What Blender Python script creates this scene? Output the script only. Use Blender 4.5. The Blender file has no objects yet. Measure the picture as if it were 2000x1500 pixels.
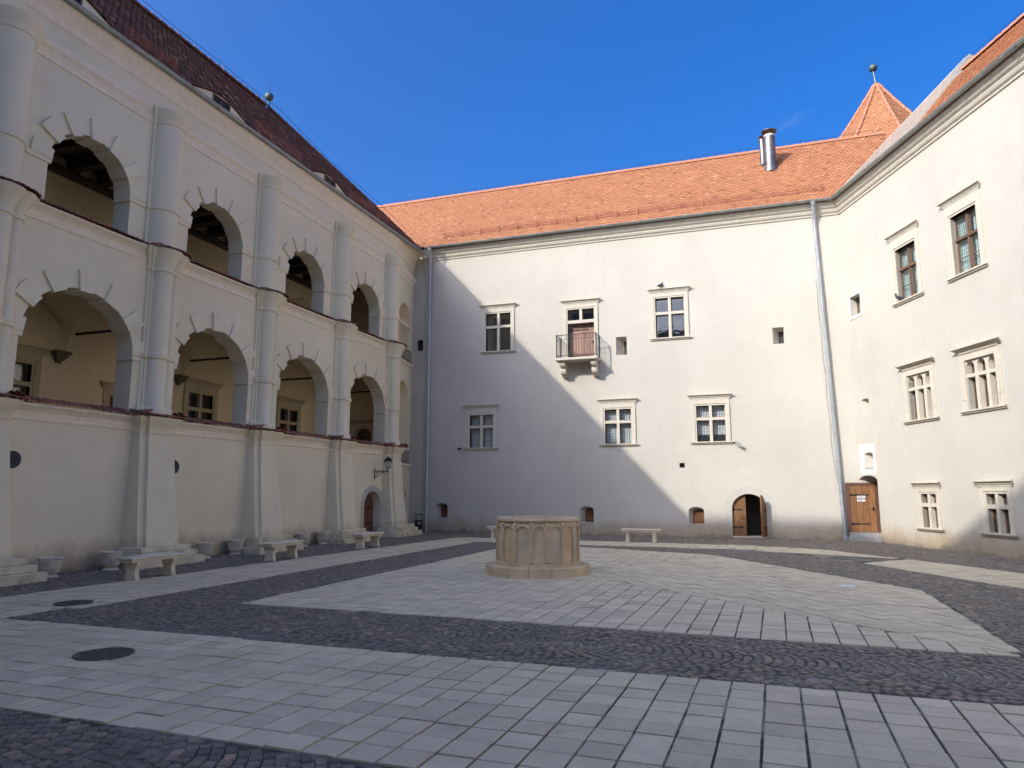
import bpy, bmesh, math, random
from math import sin, cos, pi, radians, sqrt, atan2, tan, floor, ceil
from mathutils import Vector, Matrix
random.seed(7)
S = bpy.context.scene
# ------------------------------------------------------------------ camera, light, exposure
cam_d = bpy.data.cameras.new('camera'); cam = bpy.data.objects.new('camera', cam_d)
S.collection.objects.link(cam); S.camera = cam
cam_d.sensor_width = 36.0; cam_d.lens = 24.97; cam_d.clip_end = 2000; cam_d.clip_start = 0.05
cam.location = (0, 0, 1.65)
cam.rotation_euler = (radians(90 + 8.69), 0, radians(19.0))
SUN_AZ, SUN_EL = radians(35), radians(31.6)          # the way the light travels, from +Y towards +X
world = bpy.data.worlds.new('World'); S.world = world; world.use_nodes = True
wn = world.node_tree; bgn = wn.nodes['Background']
sky = wn.nodes.new('ShaderNodeTexSky'); sky.sky_type = 'NISHITA'; sky.sun_disc = False
sky.sun_elevation = SUN_EL; sky.sun_rotation = SUN_AZ + pi
sky.air_density = 0.97; sky.dust_density = 7.0; sky.ozone_density = 7.5; sky.altitude = 0
hs = wn.nodes.new('ShaderNodeHueSaturation'); hs.inputs['Saturation'].default_value = 1.27; hs.inputs['Hue'].default_value = 0.509
wn.links.new(sky.outputs[0], hs.inputs['Color']); wn.links.new(hs.outputs[0], bgn.inputs[0]); bgn.inputs[1].default_value = 0.15
sun_d = bpy.data.lights.new('sun', 'SUN'); sun = bpy.data.objects.new('sun', sun_d); S.collection.objects.link(sun)
sun_d.energy = 2.0; sun_d.angle = radians(0.53); sun_d.color = (1.0, 0.965, 0.90)
ldir = Vector((sin(SUN_AZ) * cos(SUN_EL), cos(SUN_AZ) * cos(SUN_EL), -sin(SUN_EL)))
sun.rotation_euler = ldir.to_track_quat('-Z', 'Y').to_euler()
S.view_settings.view_transform = 'Standard'; S.view_settings.look = 'None'
S.view_settings.exposure = 1.05; S.view_settings.gamma = 1.0; S.view_settings.use_curve_mapping = False
S.render.engine = 'CYCLES'
S.cycles.max_bounces = 10; S.cycles.diffuse_bounces = 6; S.cycles.transparent_max_bounces = 12
S.cycles.use_denoising = True
CAM_A, CAM_P, CAM_F, CAM_H = radians(19.0), radians(8.69), 1387.0, 1.65

def proj(x, y, z=0.0):                                # only used to sort pieces by how large they show
    f = -x * sin(CAM_A) + y * cos(CAM_A); r = x * cos(CAM_A) + y * sin(CAM_A); d = z - CAM_H
    yy = f * cos(CAM_P) + d * sin(CAM_P); v = d * cos(CAM_P) - f * sin(CAM_P)
    if yy < 0.3: return None
    return (1000 + CAM_F * r / yy, 750 - CAM_F * v / yy, yy)

# ------------------------------------------------------------------ materials
def nodes_of(name):
    m = bpy.data.materials.new(name); m.use_nodes = True
    return m, m.node_tree, m.node_tree.nodes['Principled BSDF']
def N(t, kind, **kw):
    n = t.nodes.new(kind)
    for k, v in kw.items(): setattr(n, k, v)
    return n
def noise(t, vec, scale, detail=4, rough=0.55):
    n = N(t, 'ShaderNodeTexNoise'); n.inputs['Scale'].default_value = scale
    n.inputs['Detail'].default_value = detail; n.inputs['Roughness'].default_value = rough
    if vec is not None: t.links.new(vec, n.inputs['Vector'])
    return n.outputs['Fac']
def ramp(t, fac, stops):
    r = N(t, 'ShaderNodeValToRGB'); e = r.color_ramp.elements
    e[0].position, e[0].color = stops[0][0], (*stops[0][1], 1)
    e[1].position, e[1].color = stops[-1][0], (*stops[-1][1], 1)
    for p, c in stops[1:-1]:
        x = e.new(p); x.color = (*c, 1)
    t.links.new(fac, r.inputs[0]); return r.outputs[0]
def g3(v): return (v, v, v)
def mixc(t, fac, a, b, mode='MIX'):
    m = N(t, 'ShaderNodeMix', data_type='RGBA', blend_type=mode)
    for sock, val in ((m.inputs[0], fac), (m.inputs[6], a), (m.inputs[7], b)):
        if isinstance(val, (int, float)): sock.default_value = val
        elif isinstance(val, tuple): sock.default_value = (*val, 1)
        else: t.links.new(val, sock)
    return m.outputs[2]
def math_n(t, op, a, b=None, clamp=False):
    m = N(t, 'ShaderNodeMath', operation=op); m.use_clamp = clamp
    for i, val in enumerate((a, b)):
        if val is None: continue
        if isinstance(val, (int, float)): m.inputs[i].default_value = val
        else: t.links.new(val, m.inputs[i])
    return m.outputs[0]
def bump(t, bs, h, strength=0.3, dist=0.02):
    b = N(t, 'ShaderNodeBump'); b.inputs['Strength'].default_value = strength; b.inputs['Distance'].default_value = dist
    t.links.new(h, b.inputs['Height']); t.links.new(b.outputs[0], bs.inputs['Normal'])
def pos(t):
    return N(t, 'ShaderNodeNewGeometry').outputs['Position']
def mapr(t, v, a, b, c=0.0, d=1.0):
    m = N(t, 'ShaderNodeMapRange'); t.links.new(v, m.inputs[0])
    for i, q in enumerate((a, b, c, d)): m.inputs[i + 1].default_value = q
    return m.outputs[0]
def stretch(t, v, sc):
    m = N(t, 'ShaderNodeVectorMath', operation='MULTIPLY'); t.links.new(v, m.inputs[0]); m.inputs[1].default_value = sc
    return m.outputs[0]

def plaster(name, col, dark=0.88, damp=True, bumpy=0.35, stain=(0.36, 0.27, 0.17)):
    m, t, bs = nodes_of(name); p = pos(t)
    big = noise(t, p, 0.35, 5, 0.6); mid = noise(t, p, 2.2, 5, 0.65); fine = noise(t, p, 38, 3, 0.6)
    trowel = noise(t, stretch(t, p, (1, 1, 0.4)), 6.5, 4, 0.55)
    c = mixc(t, ramp(t, big, [(0.35, g3(0)), (0.68, g3(1))]), tuple(x * dark for x in col), col)
    c = mixc(t, ramp(t, mid, [(0.42, g3(0.0)), (0.75, g3(0.42))]), c, tuple(x * (0.80 + 0.05 * i) for i, x in enumerate(reversed(col)))[::-1])
    patch = noise(t, stretch(t, p, (1, 1, 0.8)), 0.28, 2, 0.4)
    c = mixc(t, ramp(t, patch, [(0.54, g3(0)), (0.555, g3(0.35))]), c, tuple(x * 0.93 for x in col))
    streak = noise(t, stretch(t, p, (1.7, 1.7, 0.28)), 1.3, 5, 0.7)
    c = mixc(t, ramp(t, streak, [(0.5, g3(0)), (0.8, g3(0.26))]), c, tuple(x * 0.74 for x in col))
    if damp:
        sep = N(t, 'ShaderNodeSeparateXYZ'); t.links.new(p, sep.inputs[0])
        wob = noise(t, stretch(t, p, (1, 1, 0.5)), 1.3, 6, 0.7)
        lim = math_n(t, 'ADD', sep.outputs[2], math_n(t, 'MULTIPLY', wob, -0.95))
        f = mapr(t, lim, 0.16, -0.26)
        c = mixc(t, math_n(t, 'MULTIPLY', f, 0.75, True), c, stain)
        f2 = mapr(t, lim, -0.36, -0.50)
        c = mixc(t, math_n(t, 'MULTIPLY', f2, 0.45, True), c, (0.10, 0.10, 0.05))
    t.links.new(c, bs.inputs['Base Color']); bs.inputs['Roughness'].default_value = 0.92
    bs.inputs['Specular IOR Level'].default_value = 0.2
    h = math_n(t, 'ADD', math_n(t, 'MULTIPLY', fine, 0.35), math_n(t, 'ADD', math_n(t, 'MULTIPLY', trowel, 0.8), math_n(t, 'MULTIPLY', mid, 0.9)))
    bump(t, bs, h, bumpy, 0.03)
    return m

def stone(name, col, var=0.25, moss=0.0, rough=0.85, scale=6.0, island=False, obj=False, speck=0.0, bumpy=0.25, hue=None):
    m, t, bs = nodes_of(name); p = pos(t)
    a = noise(t, p, scale, 5, 0.65); f = noise(t, p, scale * 18, 2, 0.5)
    c = mixc(t, ramp(t, a, [(0.3, g3(0)), (0.7, g3(1))]), tuple(x * (1 - var) for x in col), tuple(min(1, x * (1 + var)) for x in col))
    if island or obj:
        r = N(t, 'ShaderNodeNewGeometry').outputs['Random Per Island'] if island else N(t, 'ShaderNodeObjectInfo').outputs['Random']
        stops = hue or [(0.0, g3(0.72)), (0.5, g3(1.0)), (1.0, g3(1.22))]
        c = mixc(t, 1.0, c, ramp(t, r, stops), 'MULTIPLY')
    if speck:
        s = noise(t, p, 160, 2, 0.9)
        c = mixc(t, ramp(t, s, [(0.50, g3(0)), (0.60, g3(speck))]), c, tuple(x * 0.42 for x in col))
        s2 = noise(t, p, 120, 2, 0.9)
        c = mixc(t, ramp(t, s2, [(0.58, g3(0)), (0.66, g3(speck))]), c, tuple(min(1, x * 1.5) for x in col))
        w = noise(t, p, 0.55, 4, 0.6)
        c = mixc(t, ramp(t, w, [(0.5, g3(0)), (0.72, g3(0.38))]), c, tuple(x * 0.68 for x in col))
        w2 = noise(t, p, 2.6, 5, 0.7)
        c = mixc(t, ramp(t, w2, [(0.60, g3(0)), (0.72, g3(0.34))]), c, (0.13, 0.13, 0.09))
    if moss:
        q = noise(t, p, 3.0, 5, 0.7)
        c = mixc(t, ramp(t, q, [(0.47, g3(0)), (0.62, g3(moss))]), c, (0.19, 0.19, 0.045))
    t.links.new(c, bs.inputs['Base Color']); bs.inputs['Roughness'].default_value = rough
    bs.inputs['Specular IOR Level'].default_value = 0.3
    bump(t, bs, math_n(t, 'ADD', a, math_n(t, 'MULTIPLY', f, 0.5)), bumpy, 0.015)
    return m

def tile_mat(name, stops, rough=0.8, dirt=0.35):
    m, t, bs = nodes_of(name); p = pos(t)
    r = N(t, 'ShaderNodeNewGeometry').outputs['Random Per Island']
    c = ramp(t, r, stops)
    a = noise(t, p, 0.5, 5, 0.65); b = noise(t, p, 14, 3, 0.6)
    c = mixc(t, ramp(t, a, [(0.4, g3(0)), (0.75, g3(dirt))]), c, tuple(x * 0.62 for x in stops[1][1]))
    c = mixc(t, ramp(t, b, [(0.5, g3(0)), (0.8, g3(0.2))]), c, tuple(x * 0.75 for x in stops[0][1]))
    t.links.new(c, bs.inputs['Base Color']); bs.inputs['Roughness'].default_value = rough
    bump(t, bs, b, 0.2, 0.01)
    return m

def wood(name, col, axis=(22, 22, 1.4), contrast=0.5, rough=0.6):
    m, t, bs = nodes_of(name); tc = N(t, 'ShaderNodeTexCoord').outputs['Object']
    v = stretch(t, tc, axis); a = noise(t, v, 1.6, 6, 0.7); b = noise(t, v, 5, 4, 0.6)
    rnd = N(t, 'ShaderNodeObjectInfo').outputs['Random']
    c = mixc(t, ramp(t, a, [(0.3, g3(0)), (0.7, g3(1))]), tuple(x * (1 - contrast) for x in col), tuple(x * 1.25 for x in col))
    c = mixc(t, ramp(t, b, [(0.55, g3(0)), (0.7, g3(0.5))]), c, tuple(x * 0.4 for x in col))
    c = mixc(t, 1.0, c, ramp(t, rnd, [(0, g3(0.8)), (1, g3(1.15))]), 'MULTIPLY')
    t.links.new(c, bs.inputs['Base Color']); bs.inputs['Roughness'].default_value = rough
    bump(t, bs, a, 0.3, 0.01)
    return m

def metal(name, col, rough=0.45, metallic=0.8, var=0.25):
    m, t, bs = nodes_of(name); p = pos(t); a = noise(t, p, 5, 4, 0.6)
    c = mixc(t, ramp(t, a, [(0.3, g3(0)), (0.7, g3(1))]), tuple(x * (1 - var) for x in col), col)
    t.links.new(c, bs.inputs['Base Color']); bs.inputs['Metallic'].default_value = metallic
    t.links.new(mapr(t, a, 0.3, 0.7, rough * 0.8, rough * 1.25), bs.inputs['Roughness'])
    return m

def flat(name, col, rough=0.7):
    m, t, bs = nodes_of(name); p = pos(t); a = noise(t, p, 9, 3)
    t.links.new(mixc(t, a, tuple(x * 0.85 for x in col), tuple(min(1, x * 1.1) for x in col)), bs.inputs['Base Color'])
    bs.inputs['Roughness'].default_value = rough
    return m

def glass(name, tint=(0.86, 0.92, 0.92)):
    m, t, bs = nodes_of(name); t.nodes.remove(bs)
    out = t.nodes['Material Output']; tr = N(t, 'ShaderNodeBsdfTransparent'); gl = N(t, 'ShaderNodeBsdfGlossy')
    tr.inputs[0].default_value = (*tint, 1); gl.inputs['Roughness'].default_value = 0.02
    p = pos(t); b = N(t, 'ShaderNodeBump'); b.inputs['Strength'].default_value = 0.12; b.inputs['Distance'].default_value = 0.02
    t.links.new(noise(t, p, 2.5, 2), b.inputs['Height']); t.links.new(b.outputs[0], gl.inputs['Normal'])
    lw = N(t, 'ShaderNodeLayerWeight'); f5 = math_n(t, 'POWER', lw.outputs['Facing'], 4.0)   # the same from both sides of the pane
    mx = N(t, 'ShaderNodeMixShader'); t.links.new(mapr(t, f5, 0, 1, 0.13, 1.0), mx.inputs[0])
    t.links.new(tr.outputs[0], mx.inputs[1]); t.links.new(gl.outputs[0], mx.inputs[2]); t.links.new(mx.outputs[0], out.inputs[0])
    return m

M = {}
WALL = (0.55, 0.51, 0.432)
M['wall'] = plaster('lime_plaster', WALL)
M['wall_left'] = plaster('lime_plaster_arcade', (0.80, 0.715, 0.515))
M['loggia'] = plaster('loggia_plaster', (0.82, 0.68, 0.44), damp=False)
M['fresh'] = plaster('fresh_plaster', (0.68, 0.665, 0.61), damp=False)
M['band'] = plaster('grey_plaster_band', (0.50, 0.482, 0.41), damp=True, bumpy=0.5)
M['trim'] = stone('cream_limestone', (0.55, 0.497, 0.40), 0.09, bumpy=0.12)
M['trim_left'] = stone('cream_render_moulding', (0.80, 0.69, 0.53), 0.08, bumpy=0.15)
M['loggia_trim'] = stone('tan_sandstone', (0.52, 0.42, 0.27), 0.12)
M['corbel'] = stone('dark_corbel_stone', (0.16, 0.13, 0.08), 0.2)
M['plinth'] = stone('mossy_step_stone', (0.68, 0.60, 0.43), 0.15, moss=0.55)
M['well'] = stone('ochre_sandstone', (0.60, 0.455, 0.28), 0.2, scale=2.6)
M['well_panel'] = stone('weathered_sandstone', (0.56, 0.46, 0.33), 0.25, scale=2.2, obj=True, hue=[(0, (0.84, 0.88, 0.98)), (0.5, (1, 0.97, 0.9)), (1, (1.12, 0.98, 0.74))])
M['bench'] = stone('pale_cast_stone', (0.68, 0.60, 0.45), 0.14, moss=0.12)
M['pot'] = stone('grey_cast_stone', (0.60, 0.54, 0.43), 0.15)
PAV = (0.63, 0.54, 0.37)
PH = [(0, (0.80, 0.79, 0.78)), (0.2, (0.94, 0.93, 0.92)), (0.6, (1.0, 0.99, 0.97)), (1, (1.10, 1.10, 1.09))]
M['paver'] = stone('granite_paver', PAV, 0.10, speck=0.5, obj=True, scale=3.5, hue=PH, rough=0.7, bumpy=0.1)
M['paver_far'] = stone('granite_paver_field', PAV, 0.10, speck=0.4, island=True, scale=3.5, hue=PH, rough=0.7, bumpy=0.1)
SH = [(0, (0.68, 0.68, 0.7)), (0.4, (0.92, 0.92, 0.95)), (0.8, (1.1, 1.06, 1.04)), (0.95, (1.35, 1.2, 1.1)), (1, (1.9, 1.6, 1.4))]
SETT = (0.18, 0.158, 0.122)
M['sett'] = stone('basalt_sett', SETT, 0.25, obj=True, scale=9, hue=SH, rough=0.62, bumpy=0.3)
M['sett_far'] = stone('basalt_sett_field', SETT, 0.25, island=True, scale=9, hue=SH, rough=0.62, bumpy=0.3)
ORANGE = [(0, (0.27, 0.10, 0.043)), (0.05, (0.375, 0.152, 0.064)), (0.5, (0.42, 0.174, 0.075)), (0.96, (0.46, 0.198, 0.088)), (1, (0.52, 0.27, 0.145))]
M['tile'] = tile_mat('terracotta_tile', ORANGE, dirt=0.16)
M['tile_old'] = tile_mat('old_brown_tile', [(0, (0.11, 0.046, 0.024)), (0.5, (0.175, 0.07, 0.036)), (0.93, (0.25, 0.105, 0.055)), (1, (0.5, 0.31, 0.18))], dirt=0.5)  # palest stop paints a few tiles as glints of grazing sun
M['ridge'] = tile_mat('terracotta_ridge', [(0, (0.40, 0.155, 0.085)), (0.5, (0.46, 0.185, 0.10)), (1, (0.52, 0.225, 0.125))])
M['coping'] = tile_mat('dark_red_coping', [(0, (0.15, 0.05, 0.03)), (0.5, (0.25, 0.085, 0.05)), (1, (0.36, 0.14, 0.085))])
M['underlay'] = flat('roof_underlay', (0.10, 0.04, 0.025))
M['zinc'] = metal('zinc', (0.36, 0.37, 0.35), 0.5, 0.45, 0.3)
M['pipe'] = metal('galvanised_pipe', (0.50, 0.53, 0.56), 0.38, 0.6, 0.2)
M['steel'] = metal('stainless_flue', (0.27, 0.24, 0.215), 0.42, 0.85, 0.35)
M['copper'] = metal('patinated_copper', (0.13, 0.17, 0.15), 0.5, 0.5, 0.5)
M['iron'] = metal('black_iron', (0.018, 0.017, 0.017), 0.55, 0.3, 0.3)
M['rail'] = metal('grey_railing_paint', (0.05, 0.055, 0.065), 0.5, 0.2, 0.2)
M['guard'] = flat('red_brown_snow_guard', (0.30, 0.10, 0.055))
M['door'] = wood('oak_door', (0.27, 0.118, 0.038))
M['step'] = stone('grey_step_stone', (0.30, 0.29, 0.27), 0.2)
M['door_dark'] = wood('dark_oak_door', (0.14, 0.062, 0.03))
M['door_pink'] = wood('weathered_balcony_door', (0.30, 0.165, 0.115), contrast=0.35)
M['doorframe'] = wood('dark_door_frame', (0.12, 0.05, 0.03))
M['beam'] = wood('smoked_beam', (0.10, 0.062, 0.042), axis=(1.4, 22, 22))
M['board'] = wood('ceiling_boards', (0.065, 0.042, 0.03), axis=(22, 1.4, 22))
M['sash'] = wood('brown_sash', (0.17, 0.10, 0.06), contrast=0.3)
M['louvre'] = wood('brown_louvre', (0.21, 0.085, 0.04), axis=(1.4, 1.4, 22), contrast=0.3)
M['interior'] = flat('painted_dim_interior', (0.045, 0.04, 0.04))  # dim colour stands in for the shade inside rooms and recesses
M['dark'] = flat('painted_dark_interior', (0.012, 0.011, 0.012))  # near-black colour painted in for unlit depth
M['curtain'] = flat('white_curtain', (0.72, 0.70, 0.68))
M['curtain_teal'] = flat('pale_teal_curtain', (0.50, 0.62, 0.58))
M['lead'] = flat('lead_came', (0.10, 0.10, 0.11))
M['glass'] = glass('window_glass')
M['paper'] = flat('white_paper', (0.78, 0.77, 0.78))
M['white'] = flat('white_enamel', (0.75, 0.75, 0.73))
M['grey'] = flat('grey_plastic', (0.30, 0.30, 0.28))
M['ink'] = flat('printed_ink', (0.03, 0.03, 0.04))
M['joint'] = stone('paver_joint_soil', (0.02, 0.018, 0.013), 0.3, moss=0.15)
M['earth'] = stone('sett_joint_sand', (0.085, 0.078, 0.062), 0.4, moss=0.45, scale=4)
mt_, t_, b_ = nodes_of('sett_mortar'); p_ = pos(t_)
c_ = mixc(t_, ramp(t_, noise(t_, p_, 1.1, 5, 0.7), [(0.45, g3(0)), (0.62, g3(1))]), (0.06, 0.055, 0.042), (0.36, 0.33, 0.28))
c_ = mixc(t_, ramp(t_, noise(t_, p_, 0.45, 4, 0.6), [(0.5, g3(0)), (0.6, g3(0.8))]), c_, (0.05, 0.055, 0.022))
t_.links.new(c_, b_.inputs['Base Color']); b_.inputs['Roughness'].default_value = 0.95; M['mortar'] = mt_
M['gable'] = plaster('grey_gable_plaster', (0.46, 0.43, 0.38), damp=False, bumpy=0.7)
M['weed'] = flat('weed_green', (0.065, 0.085, 0.022))
M['pigeon'] = flat('pigeon_grey', (0.075, 0.08, 0.095))
M['leaf'] = tile_mat('dry_leaf', [(0, (0.10, 0.06, 0.03)), (0.5, (0.28, 0.20, 0.10)), (1, (0.55, 0.50, 0.40))])
M['rear'] = plaster('rear_wing_plaster', (0.62, 0.57, 0.48), damp=False)
M['cast'] = metal('cast_iron_cover', (0.13, 0.11, 0.095), 0.75, 0.2, 0.4)

# ------------------------------------------------------------------ mesh helpers
class Frame:
    def __init__(s, o, U, Nn):
        s.o, s.U, s.N = Vector(o), Vector(U).normalized(), Vector(Nn).normalized()
    def p(s, u, z, w=0.0):
        v = s.o + s.U * u + s.N * w
        return (v.x, v.y, v.z + z)
class MB:
    def __init__(s): s.v, s.f = [], []
    def add(s, vs, fs):
        n = len(s.v); s.v.extend(vs); s.f.extend([tuple(i + n for i in f) for f in fs])
    def quad(s, a, b, c, d): s.add([a, b, c, d], [(0, 1, 2, 3)])
    def box(s, fr, u0, u1, z0, z1, w0, w1):
        P = fr.p
        s.add([P(u0, z0, w0), P(u1, z0, w0), P(u1, z1, w0), P(u0, z1, w0), P(u0, z0, w1), P(u1, z0, w1), P(u1, z1, w1), P(u0, z1, w1)],
              [(3, 2, 1, 0), (4, 5, 6, 7), (0, 1, 5, 4), (1, 2, 6, 5), (2, 3, 7, 6), (3, 0, 4, 7)])
    def abox(s, x0, x1, y0, y1, z0, z1):
        s.box(Frame((0, 0, 0), (1, 0, 0), (0, -1, 0)), x0, x1, z0, z1, -y1, -y0)
    def cbox(s, x0, x1, y0, y1, z0, z1, b=0.01):        # box with chamfered edges
        vs = []
        for z, k in ((z0, b), (z0 + b, 0), (z1 - b, 0), (z1, b)):
            vs += [(x0 + k, y0 + k, z), (x1 - k, y0 + k, z), (x1 - k, y1 - k, z), (x0 + k, y1 - k, z)]
        fs = [(3, 2, 1, 0), (12, 13, 14, 15)]
        for r in range(3):
            for i in range(4):
                j = (i + 1) % 4; fs.append((r * 4 + i, r * 4 + j, r * 4 + 4 + j, r * 4 + 4 + i))
        s.add(vs, fs)
    def prism(s, pts, ext):                              # polygon points extruded by a vector
        n = len(pts); e = Vector(ext); q = [tuple(Vector(p) + e) for p in pts]
        s.add(list(pts) + q, [tuple(range(n - 1, -1, -1)), tuple(range(n, 2 * n))] + [(i, (i + 1) % n, n + (i + 1) % n, n + i) for i in range(n)])
    def loft(s, rings, closed=False, cap=False):
        n = len(rings[0]); vs = [p for r in rings for p in r]; fs = []
        for k in range(len(rings) - 1):
            for i in range(n if closed else n - 1):
                j = (i + 1) % n; fs.append((k * n + i, k * n + j, (k + 1) * n + j, (k + 1) * n + i))
        if cap: fs += [tuple(range(n - 1, -1, -1)), tuple(range((len(rings) - 1) * n, len(rings) * n))]
        s.add(vs, fs)
    def tube(s, pts, r, n=8, cap=True):
        rings = []; prev = None
        for i, p in enumerate(pts):
            p = Vector(p); a = Vector(pts[max(0, i - 1)]); b = Vector(pts[min(len(pts) - 1, i + 1)])
            d = (b - a).normalized(); x = d.orthogonal().normalized() if prev is None else (prev - d * prev.dot(d)).normalized()
            prev = x; y = d.cross(x); rr = r[i] if isinstance(r, (list, tuple)) else r
            rings.append([tuple(p + (x * cos(2 * pi * k / n) + y * sin(2 * pi * k / n)) * rr) for k in range(n)])
        s.loft(rings, True, cap)
    def lathe(s, c, prof, n=24, cap=False):
        rings = [[(c[0] + r * cos(2 * pi * k / n), c[1] + r * sin(2 * pi * k / n), c[2] + z) for k in range(n)] for r, z in prof]
        s.loft(rings, True, cap)
    def mould(s, fr, u0, u1, prof, k=1.0):               # moulding run with mitred ends
        n = len(prof)
        s.add([fr.p(u0 - k * w, z, w) for w, z in prof] + [fr.p(u1 + k * w, z, w) for w, z in prof],
              [(i, i + 1, n + i + 1, n + i) for i in range(n - 1)] + [tuple(range(n)), tuple(range(2 * n - 1, n - 1, -1))])
    def build(s, name, mat, parent=None, smooth=False, **props):
        me = bpy.data.meshes.new(name); me.from_pydata(s.v, [], s.f); me.materials.append(M[mat] if isinstance(mat, str) else mat)
        if smooth:
            me.shade_smooth(); me.set_sharp_from_angle(angle=radians(38))
        return link(name, me, parent, **props)
def link(name, me, parent=None, **props):
    o = bpy.data.objects.new(name, me); S.collection.objects.link(o)
    if parent is not None:
        o.parent = parent
        if parent.get('_w'): o.matrix_parent_inverse = Matrix.Translation(Vector(parent['_w'])).inverted()
    for k, v in props.items(): o[k] = v
    return o
def recalc(o):
    bm = bmesh.new(); bm.from_mesh(o.data); bmesh.ops.recalc_face_normals(bm, faces=bm.faces); bm.to_mesh(o.data); bm.free()
    return o
def root(name, label, cat, loc, rz=0, group=None, world_parts=False):
    o = bpy.data.objects.new(name, None); S.collection.objects.link(o); o.location = loc; o.rotation_euler = (0, 0, rz)
    o.empty_display_size = 0.2
    o['label'] = label; o['category'] = cat
    if group: o['group'] = group
    if world_parts: o['_w'] = loc
    return o
def sub(o, parent):                                      # copy of an already built part under another thing
    c = o.copy(); S.collection.objects.link(c); c.parent = parent; return c
def copy_thing(src, label, loc, rz):
    r = src.copy(); S.collection.objects.link(r); r['label'] = label; r.location = loc; r.rotation_euler = (0, 0, rz)
    for ch in list(src.children):
        c = sub(ch, r)
        for g in list(ch.children): sub(g, c)
    return r

def arch_pts(u0, u1, zs, rise, n=14):
    c, a = (u0 + u1) / 2, (u1 - u0) / 2
    return [(c + a * cos(pi * i / n), zs + rise * sin(pi * i / n)) for i in range(n + 1)]
def wall(mb, fr, u0, u1, z0, z1, ops, depth=0.9, capmb=None):
    us = sorted({u0, u1, *[o['u0'] for o in ops], *[o['u1'] for o in ops]}); zs = sorted({z0, z1, *[o['z0'] for o in ops], *[o['z1'] for o in ops]})
    us = [u for u in us if u0 <= u <= u1]; zs = [z for z in zs if z0 <= z <= z1]
    for i in range(len(us) - 1):
        for j in range(len(zs) - 1):
            cu, cz = (us[i] + us[i + 1]) / 2, (zs[j] + zs[j + 1]) / 2
            if any(o['u0'] < cu < o['u1'] and o['z0'] < cz < o['z1'] for o in ops): continue
            mb.quad(fr.p(us[i], zs[j]), fr.p(us[i + 1], zs[j]), fr.p(us[i + 1], zs[j + 1]), fr.p(us[i], zs[j + 1]))
    for o in ops:
        a, b, c, d = o['u0'], o['u1'], o['z0'], o['z1']; rise = o.get('rise', 0); dp = o.get('depth', depth)
        if rise:
            arc = arch_pts(a, b, d - rise, rise)
            for (p, q) in zip(arc[:-1], arc[1:]):
                mb.quad(fr.p(q[0], q[1]), fr.p(p[0], p[1]), fr.p(p[0], d), fr.p(q[0], d))
        else: arc = [(b, d), (a, d)]
        out = [(a, c), (b, c)] + arc
        si = o.get('splay', (0, 0, 0))                   # left, right, top shrink at the back
        def inner(p):
            fu = (p[0] - a) / (b - a); fz = (p[1] - c) / (d - c)
            return (a + si[0] + fu * (b - a - si[0] - si[1]), c + fz * (d - c - si[2]))
        inn = [inner(p) for p in out]; n = len(out)
        for i in range(n):
            j = (i + 1) % n
            mb.quad(fr.p(*out[i], 0), fr.p(*out[j], 0), fr.p(*inn[j], -dp), fr.p(*inn[i], -dp))
        if capmb is not None and o.get('cap', True):
            c = MB(); c.add([fr.p(*q, -dp) for q in inn], [tuple(range(n))]); c.mat = o.get('mat', 'interior'); capmb.append(c)  # flat back sheet; its dark colour replaces the shade of a deeper space

FE = Frame((0, 28.2, 0), (1, 0, 0), (0, -1, 0))          # far wall: u = x
RA = radians(21.9)
FR = Frame((3.38, 28.2, 0), (sin(RA), -cos(RA), 0), (-cos(RA), -sin(RA), 0))   # wall on the right: u from the corner
FL = Frame((-13.8, 0, 0), (0, 1, 0), (1, 0, 0))          # arcade, lower tiers: u = y
FU = Frame((-14.0, 0, 0), (0, 1, 0), (1, 0, 0))          # arcade, upper tier
FB = Frame((-16.8, 0, 0), (0, 1, 0), (1, 0, 0))          # back wall of the loggias

# ------------------------------------------------------------------ ground
def structure(o): o['kind'] = 'structure'; return o
g_ = MB(); g_.abox(-220, 220, -220, 260, -0.6, -0.055); ground = structure(g_.build('ground', 'earth'))

def inside(poly, x, y):
    c = False; n = len(poly)
    for i in range(n):
        (x1, y1), (x2, y2) = poly[i], poly[(i + 1) % n]
        if (y1 > y) != (y2 > y) and x < (x2 - x1) * (y - y1) / (y2 - y1) + x1: c = not c
    return c
def clip(poly, a, b):                                    # keep what lies left of a->b
    out = []; n = len(poly)
    def s(p): return (b[0] - a[0]) * (p[1] - a[1]) - (b[1] - a[1]) * (p[0] - a[0])
    for i in range(n):
        p, q = poly[i], poly[(i + 1) % n]; sp, sq = s(p), s(q)
        if sp >= 0: out.append(p)
        if sp * sq < 0: k = sp / (sp - sq); out.append((p[0] + (q[0] - p[0]) * k, p[1] + (q[1] - p[1]) * k))
    return out
def area(p): return 0.5 * sum(p[i][0] * p[(i + 1) % len(p)][1] - p[(i + 1) % len(p)][0] * p[i][1] for i in range(len(p)))
def shrink(poly, d):
    n = len(poly); res = poly
    for i in range(n):
        a, b = poly[i], poly[(i + 1) % n]; L = math.hypot(b[0] - a[0], b[1] - a[1])
        if L < 1e-6: continue
        nx, ny = -(b[1] - a[1]) / L * d, (b[0] - a[0]) / L * d
        res = clip(res, (a[0] + nx, a[1] + ny), (b[0] + nx, b[1] + ny))
        if len(res) < 3: return []
    return res
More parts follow.
